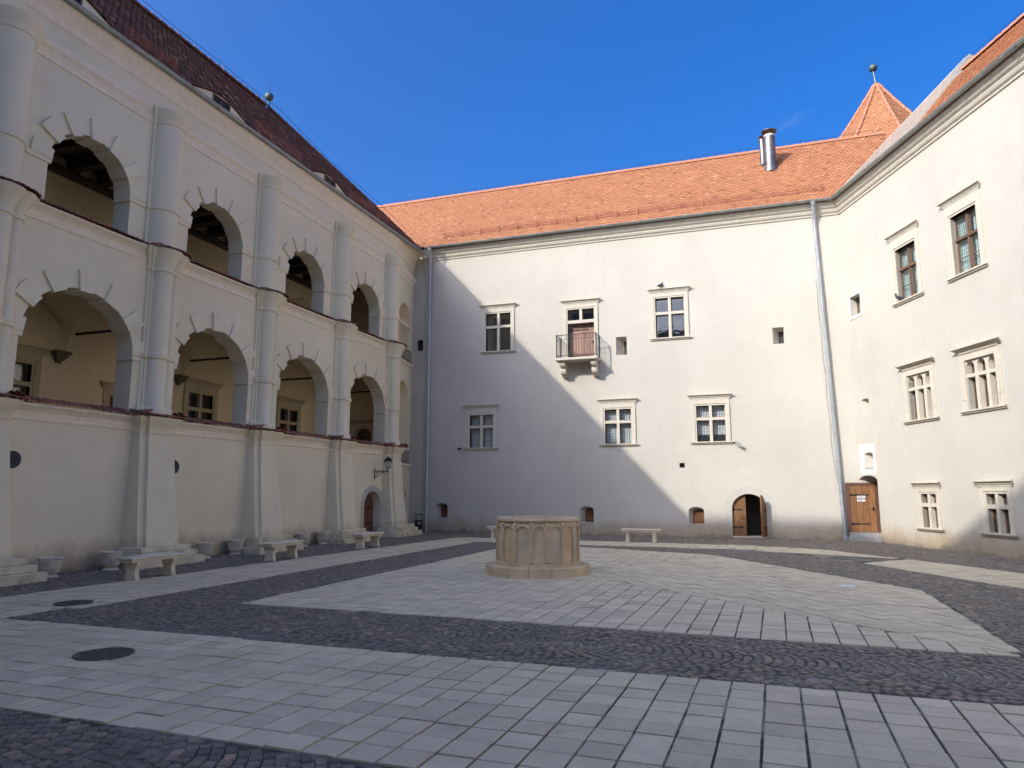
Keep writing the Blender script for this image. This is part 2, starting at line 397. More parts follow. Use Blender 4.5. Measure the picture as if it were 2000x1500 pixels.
def stone_piece(poly, top, bev=0.0035, deep=0.05, tilt=0.0):
    inn = shrink(poly, bev)
    if len(inn) != len(poly): inn = poly
    n = len(poly); tx, ty = random.gauss(0, tilt), random.gauss(0, tilt)
    cx, cy = sum(p[0] for p in poly) / n, sum(p[1] for p in poly) / n
    hz = lambda p: tx * (p[0] - cx) + ty * (p[1] - cy)
    vs = [(p[0], p[1], -deep) for p in poly] + [(p[0], p[1], top - bev * 0.8 + hz(p)) for p in poly] + [(p[0], p[1], top + hz(p)) for p in inn]
    fs = [tuple(range(2 * n, 3 * n))]
    for r in (0, n):
        for i in range(n):
            j = (i + 1) % n; fs.append((r + i, r + j, r + n + j, r + n + i))
    return vs, fs
def pavers(fieldname, sectors, size=0.28, joint=0.0145, limit=300):
    """sectors: (convex polygon, grid angle, grid origin); the pieces that show largest become parts, the rest one field."""
    base = MB()
    for poly, *_ in sectors: base.prism([(x, y, -0.052) for x, y in poly], (0, 0, 0.030))
    par = structure(base.build(fieldname, 'joint'))
    pcs = []
    for poly, ang, org in sectors:
        ca, sa = cos(ang), sin(ang)
        loc = [((x - org[0]) * ca + (y - org[1]) * sa, -(x - org[0]) * sa + (y - org[1]) * ca) for x, y in poly]
        i0, i1 = floor(min(p[0] for p in loc) / size), ceil(max(p[0] for p in loc) / size)
        j0, j1 = floor(min(p[1] for p in loc) / size), ceil(max(p[1] for p in loc) / size)
        for i in range(i0, i1):
            for j in range(j0, j1):
                q = [(i * size, j * size), ((i + 1) * size, j * size), ((i + 1) * size, (j + 1) * size), (i * size, (j + 1) * size)]
                for k in range(len(loc)):
                    q = clip(q, loc[k], loc[(k + 1) % len(loc)])
                    if len(q) < 3: break
                if len(q) < 3 or area(q) < 0.12 * size * size: continue
                # drop doubled points, then open the joint
                q2 = [p for n_, p in enumerate(q) if math.hypot(p[0] - q[n_ - 1][0], p[1] - q[n_ - 1][1]) > 0.012]
                if len(q2) < 3: continue
                q2 = shrink(q2, joint / 2 * random.uniform(0.75, 1.3))
                if len(q2) == 4: q2 = [(x + (0.0025 if x < (i + 0.5) * size else -0.0025), y) for x, y in q2]
                if len(q2) < 3 or area(q2) < 0.1 * size * size: continue
                w = [(org[0] + x * ca - y * sa, org[1] + x * sa + y * ca) for x, y in q2]
                cx, cy = sum(p[0] for p in w) / len(w), sum(p[1] for p in w) / len(w)
                pr = proj(cx, cy)
                seen = pr is not None and -40 < pr[0] < 2040 and pr[1] < 1540
                pcs.append((area(w) * (1650.0 / pr[2] ** 3) if seen else -1, w, cx, cy))
    pcs.sort(key=lambda p: -p[0])
    rest = MB(); n = 0
    for sc, w, cx, cy in pcs:
        top = random.gauss(0.0, 0.0026)
        if sc > 0 and n < limit:
            vs, fs = stone_piece([(x - cx, y - cy) for x, y in w], top, tilt=0.002)
            me = bpy.data.meshes.new('paver'); me.from_pydata(vs, [], fs); me.materials.append(M['paver'])
            o = link('paver', me, par); o.location = (cx, cy, 0); n += 1
        else:
            vs, fs = stone_piece(w, top, tilt=0.002); rest.add(vs, fs)
    if rest.v: rest.build('paver_field', 'paver_far', par, kind='stuff')
    return par
tl = radians(-1.2)
def fy(x, y0): return y0 + tan(tl) * (x + 2)
FRONT = [(-9.6, fy(-9.6, 4.15)), (9.5, fy(9.5, 4.15)), (9.5, fy(9.5, 6.92)), (-9.6, fy(-9.6, 6.92))]
SIDE = [(-11.85, 2.0), (-9.6, 2.0), (-9.32, 6.9), (-9.25, 22.75), (-10.72, 25.0), (-11.08, 16.9), (-11.56, 8.4)]
SIDE1 = [(-11.85, 2.0), (-9.62, 2.0), (-9.62, 8.0), (-11.55, 8.0)]
SIDE2 = [(-11.55, 8.01), (-9.36, 8.01), (-9.22, 22.75), (-10.72, 25.0)]
END1 = [(-10.70, 25.01), (-9.21, 22.77), (-5.56, 22.66), (-0.4, 22.15), (0.35, 23.75), (-0.44, 24.1), (-3.4, 24.5), (-6.06, 24.72)]
RIGHT = [(0.36, 23.73), (-0.38, 22.13), (0.1, 21.93), (2.24, 19.12), (3.54, 16.38), (4.75, 13.9), (6.7, 14.4), (5.08, 17.68), (3.45, 20.47), (1.81, 22.95), (0.9, 23.56)]
PA, PB, PC, PD, PE_, PF = (-7.49, 9.17), (2.52, 8.86), (2.55, 14.11), (-1.32, 20.26), (-5.38, 21.89), (-7.47, 22.05)
WELL = (-4.46, 14.6)
PLAZA = [PA, PB, PC, PD, PE_, PF]
HUB = (-3.75, 14.75)
front_path = pavers('front_path', [(FRONT, tl, (-2.0 - 0.05, 4.15))], limit=300)
side_path = pavers('side_path', [(SIDE1, radians(-1.5), (-9.62, 2)), (SIDE2, radians(-1.2), (-9.36, 8.0))], limit=240)
end_path = pavers('end_path', [(END1, radians(-3), (-5.56, 22.66))], limit=200)
da = radians(32.2)
right_path = pavers('right_path', [([(0.36, 23.73), (-0.38, 22.13), (0.1, 21.93), (2.24, 19.12), (3.45, 20.47), (1.81, 22.95), (0.9, 23.56)], da, (2.24, 19.12)),
                                   ([(2.25, 19.11), (3.54, 16.38), (5.08, 17.68), (3.46, 20.46)], radians(27), (3.54, 16.38)),
                                   ([(3.55, 16.37), (4.75, 13.9), (6.7, 14.4), (5.09, 17.67)], radians(27), (3.54, 16.38))], limit=120)
plaza = pavers('central_pavement', [
    ([PA, PB, HUB, (-7.48, 14.75)], tl, (-2.03, 9.05)),
    ([PB, PC, PD, HUB], da, PD),
    ([(-7.48, 14.76), HUB, PD, PE_, PF], radians(-2), (-7.48, 14.76))], limit=300)

# setts laid in segmental arcs
CLIPS = [FRONT, SIDE1, SIDE2, END1, RIGHT, PLAZA]
def near_edge(poly, x, y):
    best = 9
    for i in range(len(poly)):
        (x1, y1), (x2, y2) = poly[i], poly[(i + 1) % len(poly)]
        dx, dy = x2 - x1, y2 - y1; k = max(0, min(1, ((x - x1) * dx + (y - y1) * dy) / (dx * dx + dy * dy + 1e-9)))
        best = min(best, math.hypot(x - x1 - k * dx, y - y1 - k * dy))
    return best
COURT = [(-13.95, -2.8), (9.5, -2.8), (14.3, 1.0), (3.6, 28.15), (-14.4, 28.15)]
setts = []
def sett_zone(zone, ang, W=1.25, sag=0.36, step=0.098):
    ca, sa = cos(ang), sin(ang); ox, oy = zone[0]
    loc = [((x - ox) * ca + (y - oy) * sa, -(x - ox) * sa + (y - oy) * ca) for x, y in zone]
    u0, u1 = min(p[0] for p in loc) - 1, max(p[0] for p in loc) + 1; v0, v1 = min(p[1] for p in loc), max(p[1] for p in loc)
    for col in range(int((v1 - v0) / W) + 2):
        vc = v0 + (col + 0.5) * W; k = 0; u = u0
        while u < u1:
            v = -W / 2 + random.uniform(0, 0.05)
            while v < W / 2 - 0.03:
                h = random.uniform(0.085, 0.115); vm = v + h / 2
                uu = u + sag * (1 - (2 * vm / W) ** 2); slope = -8 * sag * vm / (W * W)
                x = ox + uu * ca - (vc + vm) * sa; y = oy + uu * sa + (vc + vm) * ca; v += h
                pr = proj(x, y)
                if pr is None or not (-500 < pr[0] < 2900) or pr[1] > 1750 or not inside(zone, x, y): continue
                if not inside(COURT, x, y): continue
                if any(inside(c, x, y) or near_edge(c, x, y) < 0.045 for c in CLIPS): continue
                setts.append((pr[2], x, y, ang + atan2(1, slope) - pi / 2 if slope else ang, h / sqrt(1 + 0 * slope), step))
            u += step + random.uniform(-0.004, 0.006)
sett_zone([(-14, 6.0), (9, 6.0), (9, 9.4), (-14, 9.4)], 0.0)
sett_zone([(-14, -2), (9, -2), (9, 4.4), (-14, 4.4)], 0.0)
sett_zone([(-14, 4.4), (-9.5, 4.4), (-9.5, 6.0), (-14, 6.0)], 0.0)
sett_zone([(-14, 9.401), (-6.9, 9.401), (-6.9, 28.1), (-14, 28.1)], pi / 2)
sett_zone([(-6.899, 20.0), (4, 20.0), (4, 28.1), (-6.899, 28.1)], 0.0)
sett_zone([(4.001, 20.0), (7.5, 20.0), (7.5, 28.0), (4.001, 28.0)], radians(112))
sett_zone([(-1.0, 9.401), (9.4, 9.401), (9.4, 19.999), (-1.0, 19.999)], radians(122))
random.shuffle(setts); setts.sort(key=lambda s: s[0])
bed = MB(); bed.prism([(x, y, -0.054) for x, y in COURT], (0, 0, 0.040))
cob = structure(bed.build('cobble_paving', 'mortar'))
def sett_geo(L, Wd, top):
    a, b = L / 2, Wd / 2; j = lambda: random.uniform(-0.006, 0.006)
    q = [(-a + j(), -b + j()), (a + j(), -b + j()), (a + j(), b + j()), (-a + j(), b + j())]; k = random.uniform(0.80, 0.87)
    return ([(x, y, -0.05) for x, y in q] + [(x * 0.97, y * 0.97, top - 0.010) for x, y in q] + [(x * k, y * k, top + random.uniform(-0.003, 0.003)) for x, y in q],
            [(8, 9, 10, 11)] + [(r + i, r + (i + 1) % 4, r + 4 + (i + 1) % 4, r + 4 + i) for r in (0, 4) for i in range(4)])
variants = []
for k in range(14):
    vs, fs = sett_geo(0.078, 0.090, 0.0); me = bpy.data.meshes.new('sett'); me.from_pydata(vs, [], fs); me.materials.append(M['sett']); variants.append(me)
far = MB(); n = 0
for d, x, y, a, h, st in setts:
    pr = proj(x, y); vis = 0 < pr[0] < 2000 and pr[1] < 1500
    zt = random.gauss(-0.003, 0.0022); ra = a + random.gauss(0, 0.035)
    if vis and n < 300:
        o = link('sett', variants[n % 14], cob); o.location = (x, y, zt); o.rotation_euler = (random.gauss(0, 0.015), random.gauss(0, 0.015), ra)
        o.scale = (st / 0.098, (h - 0.005) / 0.090, 1); n += 1
    else:
        vs, fs = sett_geo(0.078, h - 0.006, 0.0); c, s_ = cos(ra), sin(ra)
        far.add([(x + p * c - q * s_, y + p * s_ + q * c, r + zt) for p, q, r in vs], fs)
far.build('sett_field', 'sett_far', cob, kind='stuff')

# ------------------------------------------------------------------ windows and doors
def ring(mb, fr, u0, u1, z0, z1, m, w0, w1, bottom=True):
    mb.box(fr, u0 - m, u0, z0 - (m if bottom else 0), z1 + m, w0, w1); mb.box(fr, u1, u1 + m, z0 - (m if bottom else 0), z1 + m, w0, w1)
    mb.box(fr, u0, u1, z1, z1 + m, w0, w1)
    if bottom: mb.box(fr, u0, u1, z0 - m, z0, w0, w1)
def light(win, fr, u0, u1, z0, z1, w, lattice=False, curtain=None, bar=False, sash='sash', drop=None):
    """one glazed light: sash, pane, leads, curtain behind"""
    b = MB(); t = 0.028; ring(b, fr, u0 + t, u1 - t, z0 + t, z1 - t, t, w - 0.045, w)
    if bar: b.box(fr, u0 + t, u1 - t, z0 + (z1 - z0) * 0.47, z0 + (z1 - z0) * 0.47 + 0.016, w - 0.03, w - 0.006)
    b.build('sash', sash, win)
    p = MB(); p.quad(fr.p(u0 + t, z0 + t, w - 0.024), fr.p(u1 - t, z0 + t, w - 0.024), fr.p(u1 - t, z1 - t, w - 0.024), fr.p(u0 + t, z1 - t, w - 0.024)); p.build('pane', 'glass', win)
    if lattice:
        l = MB(); nu = max(2, round((u1 - u0) / 0.088)); nz = max(2, round((z1 - z0) / 0.105))
        for i in range(1, nu): x = u0 + (u1 - u0) * i / nu; l.box(fr, x - 0.004, x + 0.004, z0 + t, z1 - t, w - 0.020, w - 0.014)
        for i in range(1, nz): z = z0 + (z1 - z0) * i / nz; l.box(fr, u0 + t, u1 - t, z - 0.004, z + 0.004, w - 0.0195, w - 0.0145)
        l.build('lead_lattice', 'lead', win)
    if curtain:
        c = MB(); n = 14; zb = drop if drop is not None else z0
        vs = []
        for i in range(n + 1):
            u = u0 + (u1 - u0) * i / n; ww = w - 0.13 + 0.016 * sin(i * 2.1)
            vs += [fr.p(u, max(zb, z0), ww), fr.p(u, z1, ww)]
        if zb < z1: c.add(vs, [(2 * i, 2 * i + 2, 2 * i + 3, 2 * i + 1) for i in range(n)]); c.build('curtain', curtain, win)
HEAD = lambda z, p=0.15, h=0.17: [(0, z), (0.05, z), (0.05, z + 0.03), (p * 0.55, z + h * 0.45), (p * 0.55, z + h * 0.52), (p * 0.8, z + h * 0.75), (p, z + h * 0.8), (p, z + h), (0, z + h + 0.015)]
SILL = lambda z, p=0.10, h=0.09: [(0, z - h), (p * 0.5, z - h), (p * 0.6, z - h * 0.55), (p, z - h * 0.45), (p, z), (0, z + 0.004)]
holes = {'E': [], 'R': [], 'B': [], 'B2': []}
def cross_window(bld, key, fr, u0, u1, z0, z1, trans, lattice=False, curtain=None, head=0.36, margin=0.16, trim='trim', bars=True, drop=None, curtain_top=True, stone_cross=True):
    holes[key].append(dict(u0=u0, u1=u1, z0=z0, z1=z1))
    s = MB(); ring(s, fr, u0, u1, z0, z1, 0.062, -0.16, 0.026, bottom=False); 
    s.box(fr, u0 - margin, u0 - 0.063, z0, z1 + 0.10, -0.02, 0.048); s.box(fr, u1 + 0.063, u1 + margin, z0, z1 + 0.10, -0.02, 0.048)
    s.box(fr, u0 - 0.0625, u1 + 0.0625, z1 + 0.063, z1 + 0.10, -0.02, 0.047)
    s.box(fr, u0 - margin + 0.004, u1 + margin - 0.004, z1 + 0.101, z1 + head - 0.15, -0.02, 0.036)
    win = s.build('window', trim, bld)
    b = MB(); b.mould(fr, u0 - margin, u1 + margin, HEAD(z1 + head - 0.155)); b.build('window_head', trim, win)
    b = MB(); b.mould(fr, u0 - margin, u1 + margin, SILL(z0)); b.build('sill', trim, win)
    uc = (u0 + u1) / 2; t = 0.055
    if stone_cross:
        b = MB(); b.box(fr, uc - t, uc + t, z0 + 0.001, z1 - 0.001, -0.15, 0.012); b.build('mullion', trim, win)
        b = MB(); b.box(fr, u0 + 0.001, u1 - 0.001, trans - t, trans + t, -0.145, 0.008); b.build('transom', trim, win)
    else:
        t = 0.03
        b = MB(); b.box(fr, uc - t, uc + t, z0 + 0.001, z1 - 0.001, -0.18, -0.09); b.build('mullion', 'sash', win)
        b = MB(); b.box(fr, u0 + 0.001, u1 - 0.001, trans - 0.04, trans + 0.04, -0.185, -0.075); b.build('transom', 'sash', win)
    for (a, b_) in ((u0, uc - t), (uc + t, u1)):
        light(win, fr, a, b_, z0, trans - t, -0.12, lattice, curtain, bars, drop=drop)
        light(win, fr, a, b_, trans + t, z1, -0.12, lattice, curtain if curtain_top else None)
    return win
def plank_door(name, fr, u0, u1, z0, z1, rise, w, mat, parent, n=4, hinges=(0.22, 0.78), left_hinge=True, thick=0.05):
    """planks, strap hinges and handle; the door mesh itself is the rear ledge the planks are nailed to"""
    arc = arch_pts(u0, u1, z1 - rise, rise, 20) if rise else None
    def topz(u):
        if not rise: return z1
        c, a = (u0 + u1) / 2, (u1 - u0) / 2
        return z1 - rise + rise * sqrt(max(0, 1 - ((u - c) / a) ** 2))
    b = MB()
    for hz in hinges: b.box(fr, u0 + 0.03, u1 - 0.03, z0 + (z1 - z0) * hz - 0.05, z0 + (z1 - z0) * hz + 0.05, w - thick - 0.02, w - thick)
    door = b.build(name, mat, parent)
    for i in range(n):
        a, c = u0 + (u1 - u0) * i / n + 0.003, u0 + (u1 - u0) * (i + 1) / n - 0.003
        tops = [(a + (c - a) * k / 4) for k in range(5)]
        pts = [fr.p(a, z0, w - thick), fr.p(c, z0, w - thick)] + [fr.p(u, topz(u), w - thick) for u in reversed(tops)]
        m = MB(); dw = random.uniform(-0.003, 0.003); m.prism(pts, fr.N * (thick + dw)); o = m.build('plank', mat, door)
    for hz in hinges:
        z = z0 + (z1 - z0) * hz; m = MB(); L = (u1 - u0) * 0.72
        a = u0 + 0.01 if left_hinge else u1 - 0.01; sgn = 1 if left_hinge else -1
        prof = [(0, 0.035), (0.06, 0.04), (0.1, 0.02), (L * 0.4, 0.028), (L * 0.5, 0.016), (L * 0.95, 0.014), (L, 0.028)]
        pts = [fr.p(a + sgn * x, z + h, w + 0.004) for x, h in prof] + [fr.p(a + sgn * x, z - h, w + 0.004) for x, h in reversed(prof)]
        m.prism(pts, fr.N * 0.014); m.build('strap_hinge', 'iron', door)
    m = MB(); hu = (u1 - 0.08) if left_hinge else (u0 + 0.08); hz = z0 + (z1 - z0) * 0.5
    m.box(fr, hu - 0.025, hu + 0.025, hz - 0.06, hz + 0.06, w + 0.004, w + 0.012)
    m.tube([fr.p(hu, hz, w + 0.01), fr.p(hu, hz, w + 0.06), fr.p(hu - (0.11 if left_hinge else -0.11), hz + 0.005, w + 0.065)], 0.011, 6)
    m.build('handle', 'iron', door)
    return door
def vent(bld, key, fr, u0, u1, z0, z1, rise, splay=0.16, slats=7):
    holes[key].append(dict(u0=u0, u1=u1, z0=z0, z1=z1, rise=rise, depth=0.34, splay=(splay, 0.0, 0.10), cap=True))
    a, b = u0 + splay, u1; m = MB(); ring(m, fr, a + 0.035, b - 0.035, z0 + 0.035, z1 - 0.17, 0.035, -0.33, -0.27)
    v = m.build('vent_grille', 'louvre', bld)
    for i in range(slats):
        z = z0 + 0.05 + (z1 - z0 - 0.22) * i / slats
        s = MB(); s.add([fr.p(a + 0.03, z, -0.25), fr.p(b - 0.03, z, -0.25), fr.p(b - 0.03, z + 0.055, -0.31), fr.p(a + 0.03, z + 0.055, -0.31),
                         fr.p(a + 0.03, z - 0.012, -0.25), fr.p(b - 0.03, z - 0.012, -0.25), fr.p(b - 0.03, z + 0.043, -0.31), fr.p(a + 0.03, z + 0.043, -0.31)],
                        [(0, 1, 2, 3), (7, 6, 5, 4), (0, 4, 5, 1)]); s.build('slat', 'louvre', v)
    t = MB(); t.box(fr, u0 - 0.02, u1 + 0.01, z0 - 0.035, z0 - 0.001, -0.05, 0.03); t.build('vent_sill', 'trim', v)

# ------------------------------------------------------------------ roof helpers
def tiles(name, mat, parent, surf, u0, u1, s1, keep=None, w=0.185, ex=0.165, s0=0.0, rough=1.0):
    """beaver-tail tiles: surf(u, s) -> point on the roof; kept where keep(u, s)"""
    mb = MB(); rows = int((s1 - s0) / ex); e = 0.02
    for r in range(rows):
        s = s0 + r * ex; off = (r % 2) * w / 2
        for i in range(int((u1 - u0) / w) + 1):
            u = u0 + i * w + off; uc = u + w / 2
            if u + w > u1 + w or (keep and not keep(uc, s)): continue
            o = Vector(surf(uc, s)); U = (Vector(surf(uc + e, s)) - o).normalized(); T = (Vector(surf(uc, s + e)) - o).normalized()
            Nn = U.cross(T); h = w / 2 - 0.004; lift = 0.030 + rough * random.uniform(-0.002, 0.003); j = rough * random.uniform(-0.003, 0.003); L = ex * 1.5
            P = lambda a, b, c: tuple(o + U * a + T * (b + j) + Nn * c)
            low = [(-h, 0.055), (-h * 0.72, 0.018), (0, 0.0), (h * 0.72, 0.018), (h, 0.055)]
            vs = [P(-h, L, 0.002), P(h, L, 0.002)] + [P(a, b, lift) for a, b in reversed(low)] + [P(a, b, lift - 0.016) for a, b in reversed(low)]
            mb.add(vs, [(0, 6, 5, 4, 3, 2, 1)] + [(2 + k, 3 + k, 8 + k, 7 + k) for k in range(4)])
    return mb.build(name, mat, parent, kind='stuff')
def ridge_tiles(parent, a, b, r=0.11, step=0.36, mat='ridge'):
    a, b = Vector(a), Vector(b); L = (b - a).length; d = (b - a).normalized(); n = int(L / step)
    x = d.cross(Vector((0, 0, 1))).normalized(); y = x.cross(d)
    def shape(mb, o, r0, r1):
        rings = [[tuple(o + d * q + x * (rr * cos(pi * (k / 6 * 1.2 - 0.1))) + y * (rr * sin(pi * (k / 6 * 1.2 - 0.1)))) for k in range(7)] for q, rr in ((0, r0), (step * 1.08, r1))]
        mb.loft(rings); mb.add([*rings[0]], [tuple(range(7))])
    m = MB(); shape(m, Vector((0, 0, 0)), r * 1.12, r * 0.92)
    me = bpy.data.meshes.new('ridge_tile'); me.from_pydata(m.v, [], m.f); me.materials.append(M[mat]); me.shade_smooth()
    for i in range(n):
        o = link('ridge_tile', me, parent); o.location = a + d * (i * step)
def gutter(name, pts, r, parent, mat='zinc'):
    """half-round channel along a horizontal polyline, with joint bands"""
    mb = MB(); rings = []; n = 8
    a, b = Vector(pts[0]), Vector(pts[-1]); d = (b - a).normalized(); x = Vector((d.y, -d.x, 0))
    def prof(o, rr): return [tuple(o + x * (rr * cos(pi + pi * k / n)) + Vector((0, 0, rr * sin(pi + pi * k / n)))) for k in range(n + 1)]
    mb.loft([prof(a, r), prof(b, r)]); mb.loft([prof(a, r * 0.9), prof(b, r * 0.9)])
    for sgn in (-1, 1): mb.tube([a + x * (sgn * r), b + x * (sgn * r)], 0.012, 6)
    mb.add(prof(a, r), [tuple(range(n + 1))]); mb.add(prof(b, r), [tuple(range(n + 1))])
    g = mb.build(name, mat, parent, smooth=True)
    L = (b - a).length; k = 0.6
    while k < L:
        jm = MB(); o = a + d * k; jm.loft([prof(o - d * 0.03, r * 1.14), prof(o + d * 0.03, r * 1.14)]); jm.build('gutter_joint', mat, g); k += 0.95
    return g
def downpipe(name, pts, r, parent):
    m = MB(); m.tube(pts, r, 12); p = m.build(name, 'pipe', parent, smooth=True)
    a, b = Vector(pts[-2]), Vector(pts[-1]); L = (b - a).length; d = (b - a).normalized(); k = 1.0
    while k < L:
        c = MB(); o = a + d * k; c.tube([o - d * 0.03, o + d * 0.03], r * 1.22, 12); c.build('pipe_clamp', 'pipe', p, smooth=True); k += 2.0
    h = MB(); h.tube([pts[0], Vector(pts[0]) - Vector((0, 0, 0.12))], [r * 1.7, r * 1.1], 12); h.build('hopper', 'pipe', p, smooth=True)
    return p

# ------------------------------------------------------------------ far wing
bldE = root('end_building', 'cream plastered wing closing the court, with an iron balcony and an orange tiled roof', 'building', (-5.3, 28.2, 0), world_parts=True)
W1 = cross_window(bldE, 'E', FE, -10.9, -9.77, 7.68, 9.34, 8.75, head=0.38, margin=0.17)
W3 = cross_window(bldE, 'E', FE, -3.6, -2.48, 7.75, 9.38, 8.76, head=0.38, margin=0.17)
L1 = cross_window(bldE, 'E', FE, -11.62, -10.56, 3.54, 4.93, 4.43, True, 'curtain', head=0.43, margin=0.18, bars=False)
L2 = cross_window(bldE, 'E', FE, -5.74, -4.69, 3.57, 4.96, 4.45, True, 'curtain', head=0.41, margin=0.18, bars=False)
L3 = cross_window(bldE, 'E', FE, -2.16, -1.10, 3.58, 4.97, 4.46, True, 'curtain', head=0.42, margin=0.18, bars=False, drop=3.86)
# balcony and its door
holes['E'].append(dict(u0=-7.24, u1=-6.12, z0=7.07, z1=9.22))
s_ = MB(); ring(s_, FE, -7.24, -6.12, 7.07, 9.22, 0.062, -0.16, 0.026, bottom=False)
for a, b in ((-7.41, -7.303), (-6.057, -5.95)): s_.box(FE, a, b, 7.07, 9.32, -0.02, 0.048)
s_.box(FE, -7.302, -6.058, 9.283, 9.32, -0.02, 0.047); s_.box(FE, -7.406, -5.954, 9.321, 9.45, -0.02, 0.036)
bdw = s_.build('balcony_doorway', 'trim', bldE)
b = MB(); b.mould(FE, -7.41, -5.95, HEAD(9.451)); b.build('window_head', 'trim', bdw)
b = MB(); b.box(FE, -7.239, -6.121, 8.63, 8.76, -0.15, 0.012); b.build('transom', 'trim', bdw)
b = MB(); b.box(FE, -6.735, -6.625, 8.761, 9.219, -0.15, 0.010); b.build('mullion', 'trim', bdw)
light(bdw, FE, -7.24, -6.735, 8.76, 9.22, -0.12); light(bdw, FE, -6.625, -6.12, 8.76, 9.22, -0.12)
plank_door('balcony_door', FE, -7.20, -6.125, 7.08, 8.60, 0, -0.22, 'door_pink', bldE, n=8, hinges=(0.12, 0.86))
b = MB(); b.cbox(-7.62, -5.86, 27.46, 28.26, 6.95, 7.06, 0.02); slab = b.build('balcony', 'trim', bldE)
cp = [(0, 6.948), (0.58, 6.948), (0.60, 6.90), (0.60, 6.83), (0.56, 6.75), (0.48, 6.71), (0.40, 6.705), (0.40, 6.67), (0.43, 6.63), (0.44, 6.55), (0.40, 6.46), (0.32, 6.42), (0.22, 6.41), (0.18, 6.36), (0.0, 6.33)]
for u in (-7.45, -6.16):
    m = MB(); m.prism([FE.p(u, z, w) for w, z in cp], FE.U * 0.2); m.build('corbel', 'trim', slab)
def railing(a, b, name='railing'):
    a, b = Vector(a), Vector(b); L = (b - a).length; d = (b - a).normalized(); n = max(2, round(L / 0.115)); m = MB()
    for h, r in ((0.95, 0.016), (0.78, 0.008), (0.10, 0.012)): m.tube([a + Vector((0, 0, h)), b + Vector((0, 0, h))], r, 6)
    for i in range(n + 1):
        p = a + d * (L * i / n); r = 0.018 if i in (0, n) else 0.0075
        m.tube([p, p + Vector((0, 0, 0.98 if i in (0, n) else 0.95))], r, 6)
    for i in range(n):                                   # small rings below the top rail
        p = a + d * (L * (i + 0.5) / n) + Vector((0, 0, 0.865)); pr = [p + (d * cos(t * pi / 4) + Vector((0, 0, 1)) * sin(t * pi / 4)) * 0.045 for t in range(9)]
        if i % 3 == 1: m.tube(pr, 0.005, 5, False)
    m.build(name, 'rail', slab)
railing((-7.56, 27.52, 7.06), (-5.92, 27.52, 7.06)); railing((-7.56, 28.17, 7.06), (-7.56, 27.56, 7.06)); railing((-5.92, 28.17, 7.06), (-5.92, 27.56, 7.06))
# slits, niches, vents, the arched door
holes['E'] += [dict(u0=-14.24, u1=-13.92, z0=7.92, z1=8.44, rise=0.06, depth=0.16, mat='dark'), dict(u0=-5.23, u1=-4.79, z0=7.17, z1=7.92, depth=0.42, splay=(0.27, 0.0, 0.12)),  # corner niche kept shallow, its near-black back paints the shade of a hole
               dict(u0=0.77, u1=1.17, z0=7.22, z1=7.85, depth=0.38, splay=(0.22, 0.0, 0.1)), dict(u0=-2.87, u1=-2.67, z0=2.60, z1=2.78, depth=0.22, cap=True),
               dict(u0=-1.0, u1=0.22, z0=0.02, z1=1.60, rise=0.55, depth=1.6)]
for u0, u1, z0, z1 in ((-13.2, -12.62, 0.59, 1.21), (-6.83, -6.27, 0.48, 1.11), (-2.59, -2.02, 0.47, 1.11)): vent(bldE, 'E', FE, u0, u1, z0, z1, 0.14)
b = MB()
inn, outp = arch_pts(-1.0, 0.22, 1.05, 0.55, 18), arch_pts(-1.28, 0.53, 1.05, 0.82, 18)
inn = [(0.22, 0.0)] + inn + [(-1.0, 0.0)]; outp = [(0.53, 0.0)] + outp + [(-1.28, 0.0)]
for i in range(len(inn) - 1):
    b.prism([FE.p(*inn[i]), FE.p(*outp[i]), FE.p(*outp[i + 1]), FE.p(*inn[i + 1])], FE.N * 0.012)
b.build('door_surround', 'band', bldE)
m = MB(); dl = FE
def leaf(u0, u1, sgn, name, fr, n=3):
    """one leaf of a round-headed double door: the far edge of the arch is at a, the meeting stile at b"""
    def topz(x): return 1.05 + 0.53 * sqrt(max(0, 1 - ((0.6 - x) / 0.6) ** 2))
    b = MB(); L = u1 - u0
    for hz in (0.35, 1.0): b.box(fr, u0 + 0.03, u1 - 0.03, hz - 0.05, hz + 0.05, -0.065, -0.045)
    d = b.build(name, 'door', bldE)
    for i in range(n):
        a, c = u0 + L * i / n + 0.003, u0 + L * (i + 1) / n - 0.003
        ts = [a + (c - a) * k / 5 for k in range(6)]
        pts = [fr.p(a, 0.05, -0.045), fr.p(c, 0.05, -0.045)] + [fr.p(t, topz(t) - 0.015, -0.045) for t in reversed(ts)]
        q = MB(); q.prism(pts, fr.N * 0.045); q.build('plank', 'door', d)
    for hz in (0.38, 1.02):
        q = MB(); q.prism([fr.p(u0, hz + 0.03, 0.002), fr.p(u0, hz - 0.03, 0.002), fr.p(u0 + L * .45, hz - 0.012, 0.002), fr.p(u0 + L * .5, hz - 0.03, 0.002), fr.p(u0 + L * .78, hz - 0.012, 0.002), fr.p(u0 + L * .84, hz, 0.002), fr.p(u0 + L * .78, hz + 0.012, 0.002), fr.p(u0 + L * .5, hz + 0.03, 0.002), fr.p(u0 + L * .45, hz + 0.012, 0.002)], fr.N * 0.012)
        q.build('strap_hinge', 'iron', d)
    q = MB(); q.tube([fr.p(u1 - 0.07, 0.72, 0.0), fr.p(u1 - 0.07, 0.72, 0.05), fr.p(u1 - 0.16, 0.72, 0.055)], 0.012, 6); q.build('handle', 'iron', d)
    return d
FLEAF = Frame((-0.98, 28.30, 0), (1, 0, 0), (0, -1, 0)); leaf(0.0, 0.47, 1, 'left_door_leaf', FLEAF)
an = radians(74)
FOPEN = Frame((0.20, 28.22, 0), (-cos(an), -sin(an), 0), (sin(an), -cos(an), 0)); leaf(0.0, 0.55, 1, 'open_door_leaf', FOPEN)
